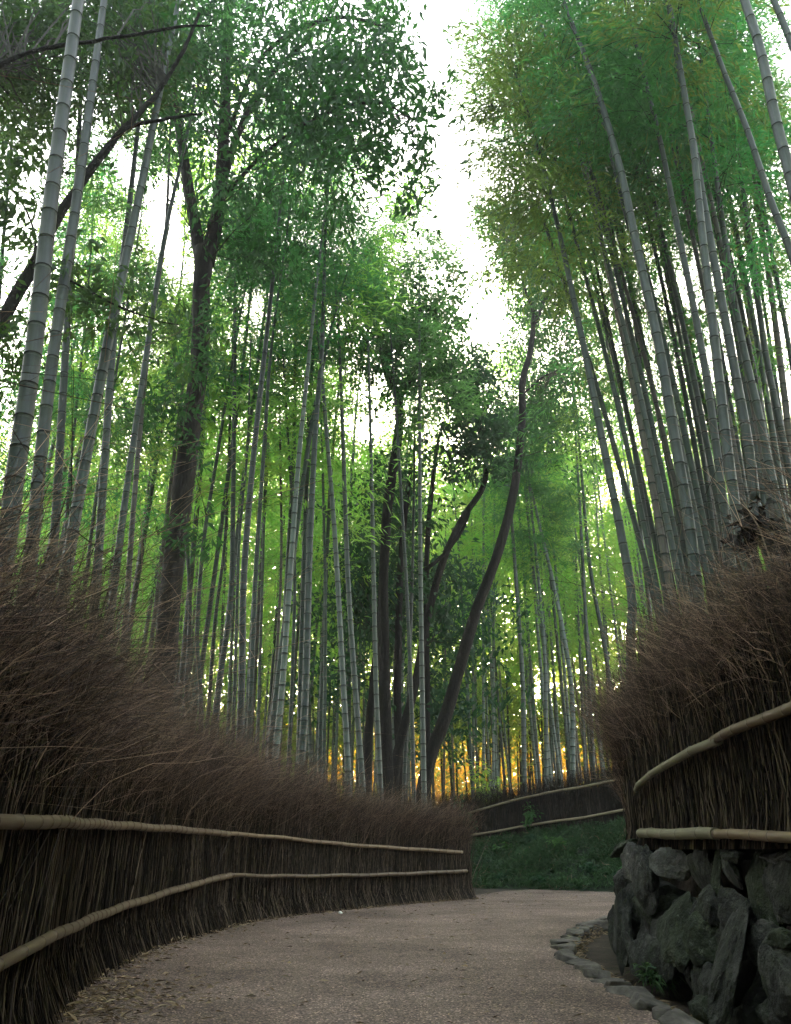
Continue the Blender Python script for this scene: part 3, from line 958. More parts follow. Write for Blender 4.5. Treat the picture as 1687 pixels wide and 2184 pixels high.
def crown(mb, skel, poly, Yr, n_end, per, rng, L, W, clus=0.22, n_cl=9, twig_r=0.012, mask=True, droop=0.5):
    """branch ends spread through a volume (image outline x depth range), each joined to the limbs by a curved branch and hung with leaf clusters"""
    xs = [p[0] for p in poly]
    ys = [p[1] for p in poly]
    ends = []
    while len(ends) < n_end:
        x, y = rng.uniform(min(xs), max(xs)), rng.uniform(min(ys), max(ys))
        if in_poly(np.array([x]), np.array([y]), poly)[0]:
            ends.append(at_y(x + rng.normal(0, 22), y + rng.normal(0, 22), rng.uniform(*Yr)))
    E = np.array(ends)
    if mask:
        E = E[keep(E, rng, 0.95)]
    K = np.concatenate(skel)
    dist = np.linalg.norm(E[:, None] - K[None], axis=2) + np.maximum(0, K[None, :, 2] - E[:, None, 2]) * 1.2
    A = K[(dist * rng.uniform(0.7, 1.5, dist.shape)).argmin(1)]
    Mid = A * 0.5 + E * 0.5 + np.array((0, 0, 0.12)) * np.linalg.norm(E - A, axis=1)[:, None] + rng.normal(0, 0.1, E.shape)
    t = np.linspace(0, 1, 8)[None, :, None]
    P = (1 - t) ** 2 * A[:, None] + 2 * t * (1 - t) * Mid[:, None] + t ** 2 * E[:, None]
    P[:, 1:-1] += rng.normal(0, 0.03, P[:, 1:-1].shape)
    ln = np.linalg.norm(E - A, axis=1)
    r0 = np.clip(twig_r * ln * 0.5, 0.003, 0.012)[:, None] * np.linspace(1, 0.25, 8)[None]
    add_twigs(mb, P, r0, 1)
    ne = len(E)
    if ne == 0:
        return
    # leaf clusters along the outer part of every branch
    b = np.repeat(np.arange(ne), n_cl)
    tt = rng.uniform(0.55, 1.05, len(b))[:, None]
    c = (1 - tt) ** 2 * A[b] + 2 * tt * (1 - tt) * Mid[b] + tt ** 2 * E[b] + rng.normal(0, clus * 1.6, (len(b), 3)) * np.array((1, 1, 0.8))
    q = np.repeat(np.arange(len(b)), per)
    cd = nrm(rng.normal(0, 1, (len(b), 3)) * np.array((1, 1, 0.5)))
    p = c[q] + rng.normal(0, clus * 0.45, (len(q), 3))
    d = cd[q] * 0.8 + rng.normal(0, 0.5, (len(q), 3)) + np.array((0, 0, -droop))
    if mask:
        kk = keep(p, rng, 0.92)
        p, d = p[kk], d[kk]
    n = len(p)
    add_leaves(mb, p, d, L * rng.uniform(0.65, 1.2, n), W * rng.uniform(0.8, 1.2, n), rng, 0, 0.18, 0.15)


def forked_tree():
    rng = np.random.default_rng(11)
    Y = 10.5
    root = empty('forked_tree', (*at_y(345, 1460, Y)[:2], 0.2), 'big dark tree with a forked trunk behind the left brushwood fence', 'tree')
    mb = MB()
    P0, r0 = limb(mb, [(345, 1460), (370, 1180), (395, 980), (420, 780), (426, 650), (436, 530)], [Y] * 6, [52, 43, 43, 38, 35, 40], rng, 16, 70, True)
    P1, _ = limb(mb, [(430, 560), (410, 450), (385, 300), (366, 190), (352, 40)], [Y, Y, Y + .1, Y + .2, Y + .3], [30, 24, 21, 19, 14], rng)
    P2, _ = limb(mb, [(440, 560), (465, 450), (476, 325), (482, 200), (490, 20), (500, -120)], [Y, Y, Y - .2, Y - .4, Y - .6, Y - .8], [34, 28, 24, 22, 18, 12], rng)
    P3, _ = limb(mb, [(474, 400), (492, 330), (525, 250), (585, 150), (660, 80)], [Y - .1, Y - .3, Y - .5, Y - .8, Y - 1.2], [18, 15, 14, 10, 7], rng)
    P4, _ = limb(mb, [(478, 300), (560, 120), (700, 40), (820, 60)], [Y - .2, Y - .9, Y - 1.6, Y - 2], [10, 9, 8, 5], rng)
    P5, _ = limb(mb, [(470, 430), (560, 330), (680, 250), (800, 220), (880, 260)], [Y, Y - .8, Y - 1.4, Y - 1.8, Y - 2], [10, 8, 7, 5, 4], rng)
    mb.build('trunk', [M['bark_pale']], root)
    mf = MB()
    sk = [P1, P2, P3, P4, P5]
    crown(mf, sk, [(150, -80), (845, -80), (850, 60), (860, 130), (900, 180), (925, 260), (905, 420), (850, 440), (740, 380), (600, 400), (560, 230), (440, 150), (300, 190), (170, 190)],
          (7.6, 11.4), 150, 13, rng, 0.17, 0.058, 0.26, 8)
    crown(mf, [P5, P2], [(500, 400), (560, 380), (620, 440), (640, 520), (560, 600), (480, 590), (500, 480)], (10.0, 11.6), 13, 12, rng, 0.15, 0.055, 0.2, 8)
    crown(mf, [P1, P2], [(360, 180), (520, 180), (540, 330), (480, 400), (420, 350), (350, 300)], (10.9, 12.4), 16, 12, rng, 0.15, 0.055, 0.2, 7)
    crown(mf, [P0[15:]], [(400, 660), (440, 660), (470, 760), (430, 880), (380, 760)], (9.9, 10.5), 9, 10, rng, 0.13, 0.045, 0.14, 6)
    crown(mf, [P0[15:]], [(300, 820), (380, 800), (370, 980), (330, 960)], (9.6, 10.3), 9, 10, rng, 0.14, 0.05, 0.16, 6)
    crown(mf, [P0[15:]], [(380, 1070), (420, 1090), (420, 1160), (390, 1140)], (9.9, 10.4), 4, 8, rng, 0.14, 0.05, 0.12, 5)
    mf.build('crown', [M['broad_leaf'], M['twig']], root, smooth=False)


def russet_tip():
    pass


forked_tree()


def edge_tree():
    rng = np.random.default_rng(12)
    root = empty('leaning_tree', (-4.3, 6.0, 0.2), 'slanted bare limbed tree reaching in from the left frame edge', 'tree')
    mb = MB()
    P0, _ = limb(mb, [(-160, 1150), (-70, 850), (0, 690), (70, 565), (125, 460), (200, 350), (245, 290), (280, 255), (330, 190), (370, 125), (410, 30)],
                 [6.6] * 9 + [6.5, 6.4], [32, 29, 26, 24, 19, 17, 14, 12, 10, 8, 6], rng, 12, 100, True)
    P1 = P0[-40:]
    q_ = P0[[int(np.argmin(np.abs(proj(P0)[0] - 262)))]]
    xq, yq = proj(q_)
    P2, _ = limb(mb, [(float(xq[0]), float(yq[0])), (300, 264), (345, 258), (400, 250), (435, 240)], [float(q_[0, 1]), 6.55, 6.5, 6.4, 6.3], [9, 8, 7, 6, 3], rng)
    P3, _ = limb(mb, [(-140, 900), (-60, 220), (0, 140), (90, 105), (200, 88), (350, 65), (450, 60)], [6.6, 6.2, 6.0, 5.9, 5.8, 5.7, 5.6], [16, 12, 10, 9, 8, 6, 3], rng)
    P4, _ = limb(mb, [(70, 575), (110, 590), (150, 600), (240, 650), (310, 680), (380, 700)], [6.6, 6.6, 6.6, 6.7, 6.8, 6.9], [7, 6, 5, 4, 3, 2], rng)
    P5, _ = limb(mb, [(70, 560), (75, 500), (50, 430), (20, 390), (0, 380)], [6.6, 6.5, 6.3, 6.2, 6.1], [6, 5, 4, 3, 2], rng)
    mb.build('trunk', [M['bark']], root)
    mf = MB()
    crown(mf, [P1[:-14], P2[:-8], P3[:-8]], [(-60, -80), (340, -80), (345, 60), (330, 170), (230, 180), (240, 270), (170, 330), (90, 300), (40, 350), (-60, 340)], (6.8, 9.0), 120, 14, rng, 0.12, 0.042, 0.17, 8)
    crown(mf, [P5], [(-30, 340), (60, 340), (75, 470), (20, 480), (-30, 450)], (5.9, 6.6), 10, 11, rng, 0.13, 0.045, 0.11, 5)
    crown(mf, [P4], [(90, 590), (250, 610), (390, 670), (380, 720), (230, 700), (90, 640)], (6.5, 7.1), 16, 10, rng, 0.12, 0.042, 0.12, 5)
    crown(mf, [P0[20:40]], [(-20, 640), (60, 640), (60, 800), (-20, 800)], (6.4, 7.2), 10, 10, rng, 0.11, 0.04, 0.14, 5)
    mf.build('crown', [M['broad_leaf'], M['twig']], root, smooth=False)


edge_tree()


def dark_tree(name, label, limbs, crowns, seed, mat='evergreen_leaf', bark='bark', base=None):
    rng = np.random.default_rng(seed)
    sk = []
    mb = MB()
    for k, (px, Ys, ws, tg) in enumerate(limbs):
        if np.isscalar(Ys):
            Ys = [Ys] * len(px)
        P, _ = limb(mb, px, Ys, ws, rng, 12, 60, tg)
        sk.append(P)
    root = empty(name, (float(sk[0][0][0]), float(sk[0][0][1]), float(height(sk[0][0][0], sk[0][0][1]))), label, 'tree')
    mb.build('trunk', [M[bark]], root)
    mf = MB()
    for poly, Yr, n_end, per, L, W, clus, ncl in crowns:
        crown(mf, [s[len(s) // 3:] for s in sk], poly, Yr, n_end, per, rng, L, W, clus, ncl)
    mf.build('crown', [M[mat], M['twig']], root, smooth=False)


dark_tree('dark_trunked_tree', 'straight dark trunk with a bent top in the middle of the grove',
          [([(826, 1667), (819, 1449), (817, 1230), (825, 1080), (842, 960), (850, 870), (838, 830), (815, 780), (800, 700), (790, 620)], 17.0, [30, 24, 22, 21, 19, 18, 17, 14, 10, 6], True),
           ([(848, 860), (880, 800), (905, 720), (890, 640)], [17, 16.8, 16.6, 16.4], [9, 7, 6, 4], False)],
          [([(700, 590), (790, 560), (860, 600), (980, 600), (990, 700), (960, 790), (870, 830), (780, 800), (690, 720)], (15.6, 18.5), 60, 14, 0.2, 0.08, 0.3, 8)], 21, 'broad_leaf')
dark_tree('curved_trunked_tree', 'dark tree with a trunk curving right between the straight dark trunk and the leaning one',
          [([(840, 1665), (855, 1576), (884, 1467), (908, 1340), (943, 1205), (988, 1105), (1036, 1022), (1028, 920), (1003, 855), (918, 755)], 17.6, [24, 20, 18, 16, 15, 14, 12, 9, 7, 4], True),
           ([(905, 1215), (940, 1190), (980, 1140), (1010, 1060)], 17.5, [9, 8, 7, 5], False)],
          [([(920, 780), (1000, 760), (1060, 850), (1070, 940), (1040, 1000), (980, 960), (960, 860)], (16.6, 18.5), 45, 14, 0.18, 0.07, 0.25, 8)], 22)
dark_tree('leaning_trunked_tree', 'dark trunk leaning right, its forked top beside the sky gap over the path',
          [([(913, 1631), (946, 1540), (983, 1412), (1013, 1305), (1068, 1155), (1098, 1030), (1113, 900), (1115, 820), (1133, 745), (1143, 665)], 17.4, [28, 27, 25, 23, 21, 18, 15, 14, 12, 9], True),
           ([(1141, 690), (1165, 630), (1190, 585), (1215, 530)], 17.4, [9, 7, 5, 3], False),
           ([(1143, 680), (1132, 648), (1118, 610), (1108, 560), (1090, 520)], 17.4, [8, 7, 5, 4, 2], False),
           ([(1115, 840), (1140, 820), (1165, 800), (1190, 790)], 17.4, [5, 4, 3, 2], False)],
          [([(1070, 560), (1190, 560), (1200, 620), (1090, 640)], (16.8, 18), 12, 12, 0.16, 0.07, 0.22, 6),
           ([(1000, 460), (1100, 440), (1230, 500), (1240, 620), (1180, 640), (1100, 560)], (17.6, 19.6), 75, 14, 0.17, 0.07, 0.26, 8),
           ([(1060, 760), (1130, 640), (1230, 620), (1300, 760), (1290, 900), (1220, 980), (1100, 960)], (19.0, 24.0), 75, 15, 0.19, 0.06, 0.34, 8),
           ([(985, 430), (1040, 430), (1060, 470), (1000, 470)], (17, 17.8), 6, 10, 0.16, 0.07, 0.18, 5)], 23, 'broad_leaf')
dark_tree('thin_dark_tree', 'dark trunk standing just behind and right of the straight dark trunk',
          [([(852, 1660), (848, 1500), (852, 1300), (862, 1130), (875, 1000)], 18.6, [18, 16, 15, 13, 9], True)],
          [([(730, 1010), (930, 980), (950, 1200), (930, 1330), (730, 1330)], (18, 22), 36, 14, 0.2, 0.085, 0.34, 8)], 24)
dark_tree('low_dark_tree', 'thin dark trunk slanting right at the left foot of the straight dark trunk',
          [([(782, 1650), (792, 1530), (806, 1400), (815, 1300)], 18.2, [20, 17, 14, 9], True)],
          [([(690, 1120), (800, 1080), (830, 1440), (690, 1480)], (18.5, 22), 26, 14, 0.2, 0.085, 0.34, 8)], 25)
dark_tree('slender_evergreen_tree', 'slender dark stem right of the straight pale bamboo',
          [([(912, 1660), (910, 1400), (912, 1150), (930, 980), (945, 900)], 19.4, [14, 13, 11, 8, 5], True)],
          [([(900, 1180), (1030, 1150), (1060, 1330), (1000, 1560), (900, 1500)], (19.5, 22.5), 26, 14, 0.22, 0.09, 0.36, 8)], 26)

# ------------------------------------------------------------------ the wood far behind, and leaves coloured as the low sunset glow
def far_wood():
    rng = np.random.default_rng(31)
    mb = MB()
    n_cl = 5600
    th = rng.uniform(-0.62, 0.62, n_cl)
    Y = rng.uniform(40, 54, n_cl)
    z = 0.8 + 23 * rng.random(n_cl) ** 1.35
    c = np.stack((th * Y, Y, z), -1)
    k = keep(c, rng, 0.95)
    el = (z - CAMZ) / Y                       # under the canopy the low light comes through
    band = np.clip((th + 0.14) / 0.05, 0, 1) * np.clip((0.34 - th) / 0.05, 0, 1)
    k &= ~((el < 0.105 + 0.05 * rng.random(n_cl)) & (rng.random(n_cl) < band * 0.93))
    c = c[k]
    per = 100
    q = np.repeat(np.arange(len(c)), per)
    p = c[q] + rng.normal(0, 1, (len(q), 3)) * np.array((0.75, 0.75, 0.5))
    d = rng.normal(0, 1, p.shape) * np.array((1, 1, 0.4)) + np.array((0, 0, -0.4))
    add_leaves(mb, p, d, rng.uniform(0.24, 0.42, len(p)), rng.uniform(0.09, 0.15, len(p)), rng, 0)
    nt_ = 220
    x = rng.uniform(-0.62, 0.62, nt_)
    Yt = rng.uniform(40, 52, nt_)
    b = np.stack((x * Yt, Yt, np.full(nt_, 0.0)), -1)
    t_ = b + np.stack((rng.normal(0, 0.6, nt_), rng.normal(0, 0.6, nt_), rng.uniform(9, 16, nt_)), -1)
    P = np.linspace(0, 1, 4)[None, :, None] * (t_ - b)[:, None] + b[:, None]
    add_twigs(mb, P, np.broadcast_to(np.linspace(0.07, 0.04, 4), (nt_, 4)), 1)
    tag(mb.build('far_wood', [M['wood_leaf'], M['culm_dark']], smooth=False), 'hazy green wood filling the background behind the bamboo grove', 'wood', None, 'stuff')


def grove_around():
    """the same grove goes on beside and behind the photographer"""
    rng = np.random.default_rng(33)
    mb = MB()
    n = 10000
    x = rng.uniform(-26, 26, n)
    y = rng.uniform(-24, 14, n)
    z = rng.uniform(4.5, 19, n)
    z2 = np.where(rng.random(n) < 0.25, rng.uniform(0.8, 6, n), z)
    lo = np.arange(n) > 6000                    # unseen low leaves, added to block light from behind the camera
    z2 = np.where(lo, rng.uniform(0.4, 6.0, n), z2)
    c = np.stack((x, y, z2), -1)
    c = c[((np.abs(x) > 2.3) | (y < -5)) & ((z2 > 4.4) | (np.abs(x) > 4.5))]
    X, Yp = proj(c)
    dep = c[:, 1] * CP + (c[:, 2] - CAMZ) * SP
    near_ = np.linalg.norm(c - np.array((0, 0, CAMZ)), axis=1) < 5.0
    c = c[~near_ & ((dep < -0.5) | ((dep > 0.2) & ((X < -700) | (X > 2390) | (Yp < -900))))]
    q = np.repeat(np.arange(len(c)), 60)
    p = c[q] + rng.normal(0, 1, (len(q), 3)) * np.array((0.7, 0.7, 0.5))
    X, Yp = proj(p)
    dep = p[:, 1] * CP + (p[:, 2] - CAMZ) * SP
    p = p[(dep < -0.3) | ((dep > 0.1) & ((X < -250) | (X > 1940) | (Yp < -300)))]
    add_leaves(mb, p, rng.normal(0, 1, p.shape) + np.array((0, 0, -0.5)), rng.uniform(0.2, 0.4, len(p)), rng.uniform(0.05, 0.1, len(p)), rng, 0)
    b = c[rng.random(len(c)) < 0.12]
    b = b.copy()
    b[:, 2] = 0.0
    b = b[np.abs(b[:, 0]) > 4.0]
    P = np.linspace(0, 1, 4)[None, :, None] * np.array((0, 0, 14.0)) + b[:, None]
    add_twigs(mb, P, np.broadcast_to(np.linspace(0.06, 0.03, 4), (len(b), 4)), 1)
    tag(mb.build('surrounding_grove', [M['wood_leaf'], M['culm']], smooth=False), 'bamboo grove going on beside and behind the viewpoint', 'grove', None, 'stuff')


grove_around()


def sunset_glow_layer():  # leaf layer added to give the sunset glow low between the trunks
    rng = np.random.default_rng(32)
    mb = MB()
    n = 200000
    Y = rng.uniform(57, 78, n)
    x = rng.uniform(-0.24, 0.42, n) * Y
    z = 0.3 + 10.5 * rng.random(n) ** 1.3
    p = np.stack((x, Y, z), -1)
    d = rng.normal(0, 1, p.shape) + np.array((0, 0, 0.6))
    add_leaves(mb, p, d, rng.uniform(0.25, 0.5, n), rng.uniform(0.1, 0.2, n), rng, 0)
    tag(mb.build('sunset_glow', [M['sunset_glow_leaf']], smooth=False), 'golden leaf layer added for the low sunset glow between the far bamboo stems', 'sunset_glow', None, 'stuff')


far_wood()
sunset_glow_layer()

# ------------------------------------------------------------------ brushwood fences
def hit_fence(x, y, line, off):
    """image point -> point on the vertical face of a fence (line XY, pushed out by off)"""
    d = ray(x, y)
    best = None
    Lq = offset_line(line, off)
    for a, b in zip(Lq[:-1], Lq[1:]):
        e = b - a
        den = d[0] * (-e[1]) + d[1] * e[0]
        if abs(den) < 1e-9:
            continue
        t = (a[0] * (-e[1]) + a[1] * e[0]) / den
        s = (d[0] * a[1] - d[1] * a[0]) / den
        s = ((d[0] * t - a[0]) * e[0] + (d[1] * t - a[1]) * e[1]) / (e @ e)
        if t > 0 and -0.02 <= s <= 1.02 and (best is None or t < best):
            best = t
    if best is None:
        e = [(abs((a / np.linalg.norm(a)) @ (d[:2] / np.linalg.norm(d[:2])) - 1), np.linalg.norm(a)) for a in Lq]
        best = min(e)[1] / np.linalg.norm(d[:2])
    return np.array((0, 0, CAMZ)) + d * best


def offset_line(line, off):
    T = nrm(np.gradient(line, axis=0))
    Nn = np.stack((T[:, 1], -T[:, 0]), -1)         # right-hand side of the running direction
    return line + Nn * off


def brush_fence(name, label, line, z0, ztop, side, seed, dens, flare, n_whisk, rails, wlen=0.75, thick=0.16, foot_flare=0.1, cut=False, tw=1.0, end_sprays=0):
    """line: foot polyline; side +1 / -1: which side of the running direction faces the path; flare: (along, outward) lean of the twig tips"""
    rng = np.random.default_rng(seed)
    s = arc(line)
    Lt = s[-1]
    root = empty(name, (line[0][0], line[0][1], z0[0]), label, 'fence')
    T_ = nrm(np.gradient(line, axis=0))

    def on(q, off):
        x = np.interp(q, s, line[:, 0])
        y = np.interp(q, s, line[:, 1])
        tx = np.interp(q, s, T_[:, 0])
        ty = np.interp(q, s, T_[:, 1])
        l_ = np.hypot(tx, ty)
        tx, ty = tx / l_, ty / l_
        nx, ny = ty * side, -tx * side
        return np.stack((x + nx * off, y + ny * off), -1), np.stack((tx, ty), -1), np.stack((nx, ny), -1), np.interp(q, s, z0), np.interp(q, s, ztop)

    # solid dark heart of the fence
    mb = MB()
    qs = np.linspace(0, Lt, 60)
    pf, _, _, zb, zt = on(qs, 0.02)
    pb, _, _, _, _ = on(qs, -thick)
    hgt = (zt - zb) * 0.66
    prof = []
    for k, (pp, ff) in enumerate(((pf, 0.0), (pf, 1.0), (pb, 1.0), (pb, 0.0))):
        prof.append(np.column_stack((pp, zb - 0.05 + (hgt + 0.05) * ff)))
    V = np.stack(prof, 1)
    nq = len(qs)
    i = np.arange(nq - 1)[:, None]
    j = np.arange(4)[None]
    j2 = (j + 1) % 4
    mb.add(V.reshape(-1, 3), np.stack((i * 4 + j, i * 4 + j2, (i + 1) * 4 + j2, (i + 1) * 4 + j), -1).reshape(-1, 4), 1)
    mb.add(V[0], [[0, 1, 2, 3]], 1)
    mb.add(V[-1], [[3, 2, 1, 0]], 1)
    # upright stems on the faces
    n = int(Lt * dens)
    q = rng.uniform(0, Lt, n)
    back = rng.random(n) < 0.2
    off = np.where(back, -thick - rng.uniform(0.0, 0.04, n), rng.uniform(0.02, 0.105, n))
    p, tt, nn, zb, zt = on(q, off)
    H = zt - zb
    zs = zb + np.where(rng.random(n) < 0.75, 0.0, rng.uniform(0, 0.5, n) * H)
    ze = zs + H * rng.uniform(0.45, 0.8, n)
    lean = rng.normal(0, 0.085, n) + np.where(rng.random(n) < 0.10, rng.normal(0, 0.4, n), 0)
    K = 6
    t = np.linspace(0, 1, K)
    P = np.zeros((n, K, 3))
    hz = (zs[:, None] + (ze - zs)[:, None] * t)
    al = lean[:, None] * (hz - zs[:, None]) + rng.normal(0, 0.013, (n, K))
    up = np.clip((hz - zb[:, None]) / H[:, None], 0, 1.3)
    fo = foot_flare * np.clip(1 - (hz - zb[:, None]) / 0.22, 0, 1) ** 2 * rng.uniform(0, 1.3, n)[:, None] + flare[1] * 0.35 * np.clip(up - 0.45, 0, 1) ** 1.5
    fo = fo * np.where(back, -0.3, 1)[:, None] + rng.normal(0, 0.006, (n, K))
    al = al + flare[0] * 0.5 * np.clip(up - 0.4, 0, 1) ** 1.6
    P[:, :, :2] = p[:, None] + tt[:, None] * al[..., None] + nn[:, None] * fo[..., None]
    P[:, :, 2] = hz
    rad = tw * (0.002 + 0.0052 * rng.random(n) ** 1.6)[:, None] * np.linspace(1, 0.55, K)[None]
    add_twigs(mb, P, rad, 0)
    mb.build('brushwood', [M['stem_dark' if cut else 'stem'], M['core']], root)
    # loose twiggy tops
    mw = MB()
    n = int(n_whisk * Lt)
    q = rng.uniform(0, Lt, n)
    if end_sprays:
        q = np.concatenate((q, Lt - 0.25 * rng.random(end_sprays)))
        n = len(q)
    off = rng.uniform(-thick - 0.05, 0.11, n)
    p, tt, nn, zb, zt = on(q, off)
    H = zt - zb
    u = rng.random(n)
    zs = zb + H * (0.42 + 0.3 * u)
    ln = (zt - zs) * rng.uniform(0.6, 1.25, n)
    K = 7
    t = np.linspace(0, 1, K)
    cl = [rng.uniform(0, 6.28, 5) for _ in range(3)]
    fq = np.array((0.9, 2.3, 4.1, 7.3, 12.0))

    def wave(k):
        return (np.sin(q[:, None] * fq + cl[k]) * np.array((0.5, 0.45, 0.4, 0.35, 0.3))).sum(1)
    ln = ln * np.clip(1 + 0.16 * wave(0), 0.4, 1.7) * np.where(rng.random(n) < 0.07, rng.uniform(1.2, 1.7, n), 1)
    fa = flare[0] * rng.uniform(0.1, 1.6, n) * (1 + 0.4 * wave(1)) + rng.normal(0, 0.36, n)
    fa = fa * np.clip((Lt - q) / 3.0, 0.12, 1)
    fo = flare[1] * rng.uniform(-0.2, 1.6, n) * (1 + 0.5 * wave(2)) + rng.normal(0, 0.33, n)
    if end_sprays:
        fa[-end_sprays:] += rng.uniform(0.1, 0.5, end_sprays)
        zs[-end_sprays:] = zb[-end_sprays:] + H[-end_sprays:] * rng.uniform(0.18, 0.6, end_sprays)
        ln[-end_sprays:] = rng.uniform(0.4, 0.95, end_sprays)
        fo[-end_sprays:] = rng.uniform(0.05, 0.5, end_sprays)
    if cut:
        ln = np.minimum(ln, np.maximum(0.12, zt - zs + rng.normal(0.02, 0.05, n)))
    P = np.zeros((n, K, 3))
    P[:, :, :2] = p[:, None] + (tt * fa[:, None] + nn * fo[:, None])[:, None] * (ln[:, None] * t ** 1.6)[..., None]
    P[:, :, 2] = zs[:, None] + ln[:, None] * (t - 0.12 * (fa ** 2 + fo ** 2)[:, None] * t ** 2)
    P[:, 1:] += rng.normal(0, 0.016, (n, K - 1, 3))
    rad = tw * (0.0009 + 0.0026 * rng.random(n) ** 3.5)[:, None] * np.linspace(1, 0.35, K)[None]
    add_twigs(mw, P, rad, 0)
    # side twigs
    m_ = n * 4
    b = np.repeat(np.arange(n), 4)
    ti = rng.integers(1, K - 1, m_)
    o = P[b, ti]
    dr = P[b, ti + 1] - P[b, ti]
    dr = nrm(dr) + rng.normal(0, 0.75, (m_, 3)) * np.array((1, 1, 0.7))
    l2 = ln[b] * rng.uniform(0.2, 0.5, m_)
    if cut:
        l2 = l2 * 0.7
    t4 = np.linspace(0, 1, 4)
    Q = o[:, None] + nrm(dr)[:, None] * (l2[:, None] * t4)[..., None] + rng.normal(0, 0.006, (m_, 4, 3)) * t4[None, :, None]
    add_twigs(mw, Q, tw * rng.uniform(0.0006, 0.0014, m_)[:, None] * np.linspace(1, 0.5, 4)[None], 0)
    mw.build('twig_top', [M['stem_dark' if cut else 'whisker']], root)
    # bamboo rails
    for rp in rails:
        pts = np.array([hit_fence(x, y, line, side * rp.get('off', 0.135)) for x, y in rp['px']])
        if 'ext' in rp:
            pts = np.vstack((pts[0] + (pts[0] - pts[1]) * rp['ext'], pts))
        D = spline(pts, 80)
        sl = arc(D)
        r_a, r_b = (0.9 * q_ for q_ in rp['r'])
        rings, seg = [(0.0, 0.96)], []
        qq = rng.uniform(0.04, 0.12)
        while qq < sl[-1] - 0.05:
            rings += [(qq - 0.02, 1.0), (qq - 0.005, 1.01), (qq - 0.001, 1.10), (qq + 0.003, 1.10), (qq + 0.007, 0.99)]
            seg += [0, 0, 0, 1, 0]
            qq += 0.85 * rp.get('inter', 0.16) * rng.uniform(0.75, 1.25)
        rings.append((sl[-1], 0.96))
        seg.append(0)
        ss = np.clip(np.array([a for a, _ in rings]), 0, sl[-1])
        Pq = np.stack([np.interp(ss, sl, D[:, k]) for k in range(3)], -1)
        Pq[:, 2] += 0.004 * np.sin(ss * 5.0)
        fr = ss / sl[-1]
        mr_ = MB()
        add_tube(mr_, Pq, (r_a + (r_b - r_a) * fr) * np.array([b_ for _, b_ in rings]), 14, 0, True, seg)
        ro = mr_.build('rail', [M[rp.get('mat', 'rail')], M['node_dark']], root)
        if 'label' in rp:
            ro['label'] = rp['label']
    return root


def z_of(px, Y):
    return at_y(px[0], px[1], Y)[2]


nL = len(LF)
LTOP = np.interp(np.arange(nL), [0, 1, 2, 3, 4, 6, 7, 8, 9, 10], [1.5, 1.78, 1.93, 1.92, 1.9, 1.82, 1.76, 1.62, 1.48, 1.35])
LFc = LF.copy()
LFc = spline(LFc, 48)
LTOPc = spline(LTOP[:, None], 48)[:, 0]
brush_fence('brushwood_fence', 'long curving brushwood fence along the left side of the path', LFc, np.zeros(48), LTOPc, 1, 41, 720, (0.62, 0.22), 820,
            [dict(px=[(-10, 1752), (100, 1752), (250, 1760), (400, 1770), (488, 1779)], r=(0.030, 0.036), ext=1.2, inter=0.22),
             dict(px=[(486, 1777), (600, 1786), (720, 1799), (843, 1808), (985, 1817)], r=(0.024, 0.034), inter=0.3),
             dict(px=[(-10, 2060), (100, 2003), (250, 1938), (400, 1890), (492, 1866)], r=(0.026, 0.036), ext=1.2, inter=0.24),
             dict(px=[(488, 1866), (600, 1868), (720, 1867), (843, 1864), (995, 1857)], r=(0.024, 0.034), inter=0.3)], wlen=0.95)

RF = np.array([(1.62, 0.5), (1.66, 2.0), (1.72, 3.5), (1.80, 5.0), (1.92, 6.3), (2.02, 7.05)])
RFc = spline(RF, 30)
RTOP = np.interp(RFc[:, 1], [0.5, 3.5, 5.5, 7.05], [1.75, 1.95, 2.08, 1.86])
brush_fence('brushwood_fence', 'brushwood fence with wild twigs on top of the stone wall at right', RFc, np.full(30, 0.76), RTOP, -1, 42, 800, (0.35, 0.16), 1150,
            [dict(px=[(1357, 1684), (1370, 1665), (1420, 1630), (1470, 1605), (1532, 1577)], r=(0.024, 0.028), inter=0.6, mat='rail_green', off=0.14),
             dict(px=[(1518, 1583), (1545, 1567), (1620, 1535), (1690, 1506), (1760, 1476)], r=(0.026, 0.026), inter=0.2, off=0.14),
             dict(px=[(1366, 1777), (1440, 1778), (1526, 1778)], r=(0.036, 0.034), inter=0.5, mat='rail_green', off=0.14),
             dict(px=[(1522, 1779), (1600, 1781), (1690, 1784), (1760, 1787)], r=(0.026, 0.025), inter=0.3, off=0.14)], wlen=0.95, foot_flare=0.03, end_sprays=700)

FFc = spline(FAR_FOOT, 30)
FZ = spline(FAR_Z[:, None], 30)[:, 0]
brush_fence('brushwood_fence', 'low clipped brushwood fence on the grassy bank beyond the bend', FFc, FZ - 0.05, FZ + 1.27, 1, 43, 420, (0.0, 0.05), 420,
            [dict(px=[(985, 1738), (1060, 1716), (1150, 1694), (1250, 1676), (1352, 1656)], r=(0.030, 0.036), inter=0.45, mat='rail_pale'),
             dict(px=[(985, 1784), (1060, 1772), (1150, 1756), (1250, 1742), (1366, 1720)], r=(0.030, 0.036), inter=0.45, mat='rail_pale')], wlen=0.4, cut=True, tw=1.9, foot_flare=0.02)

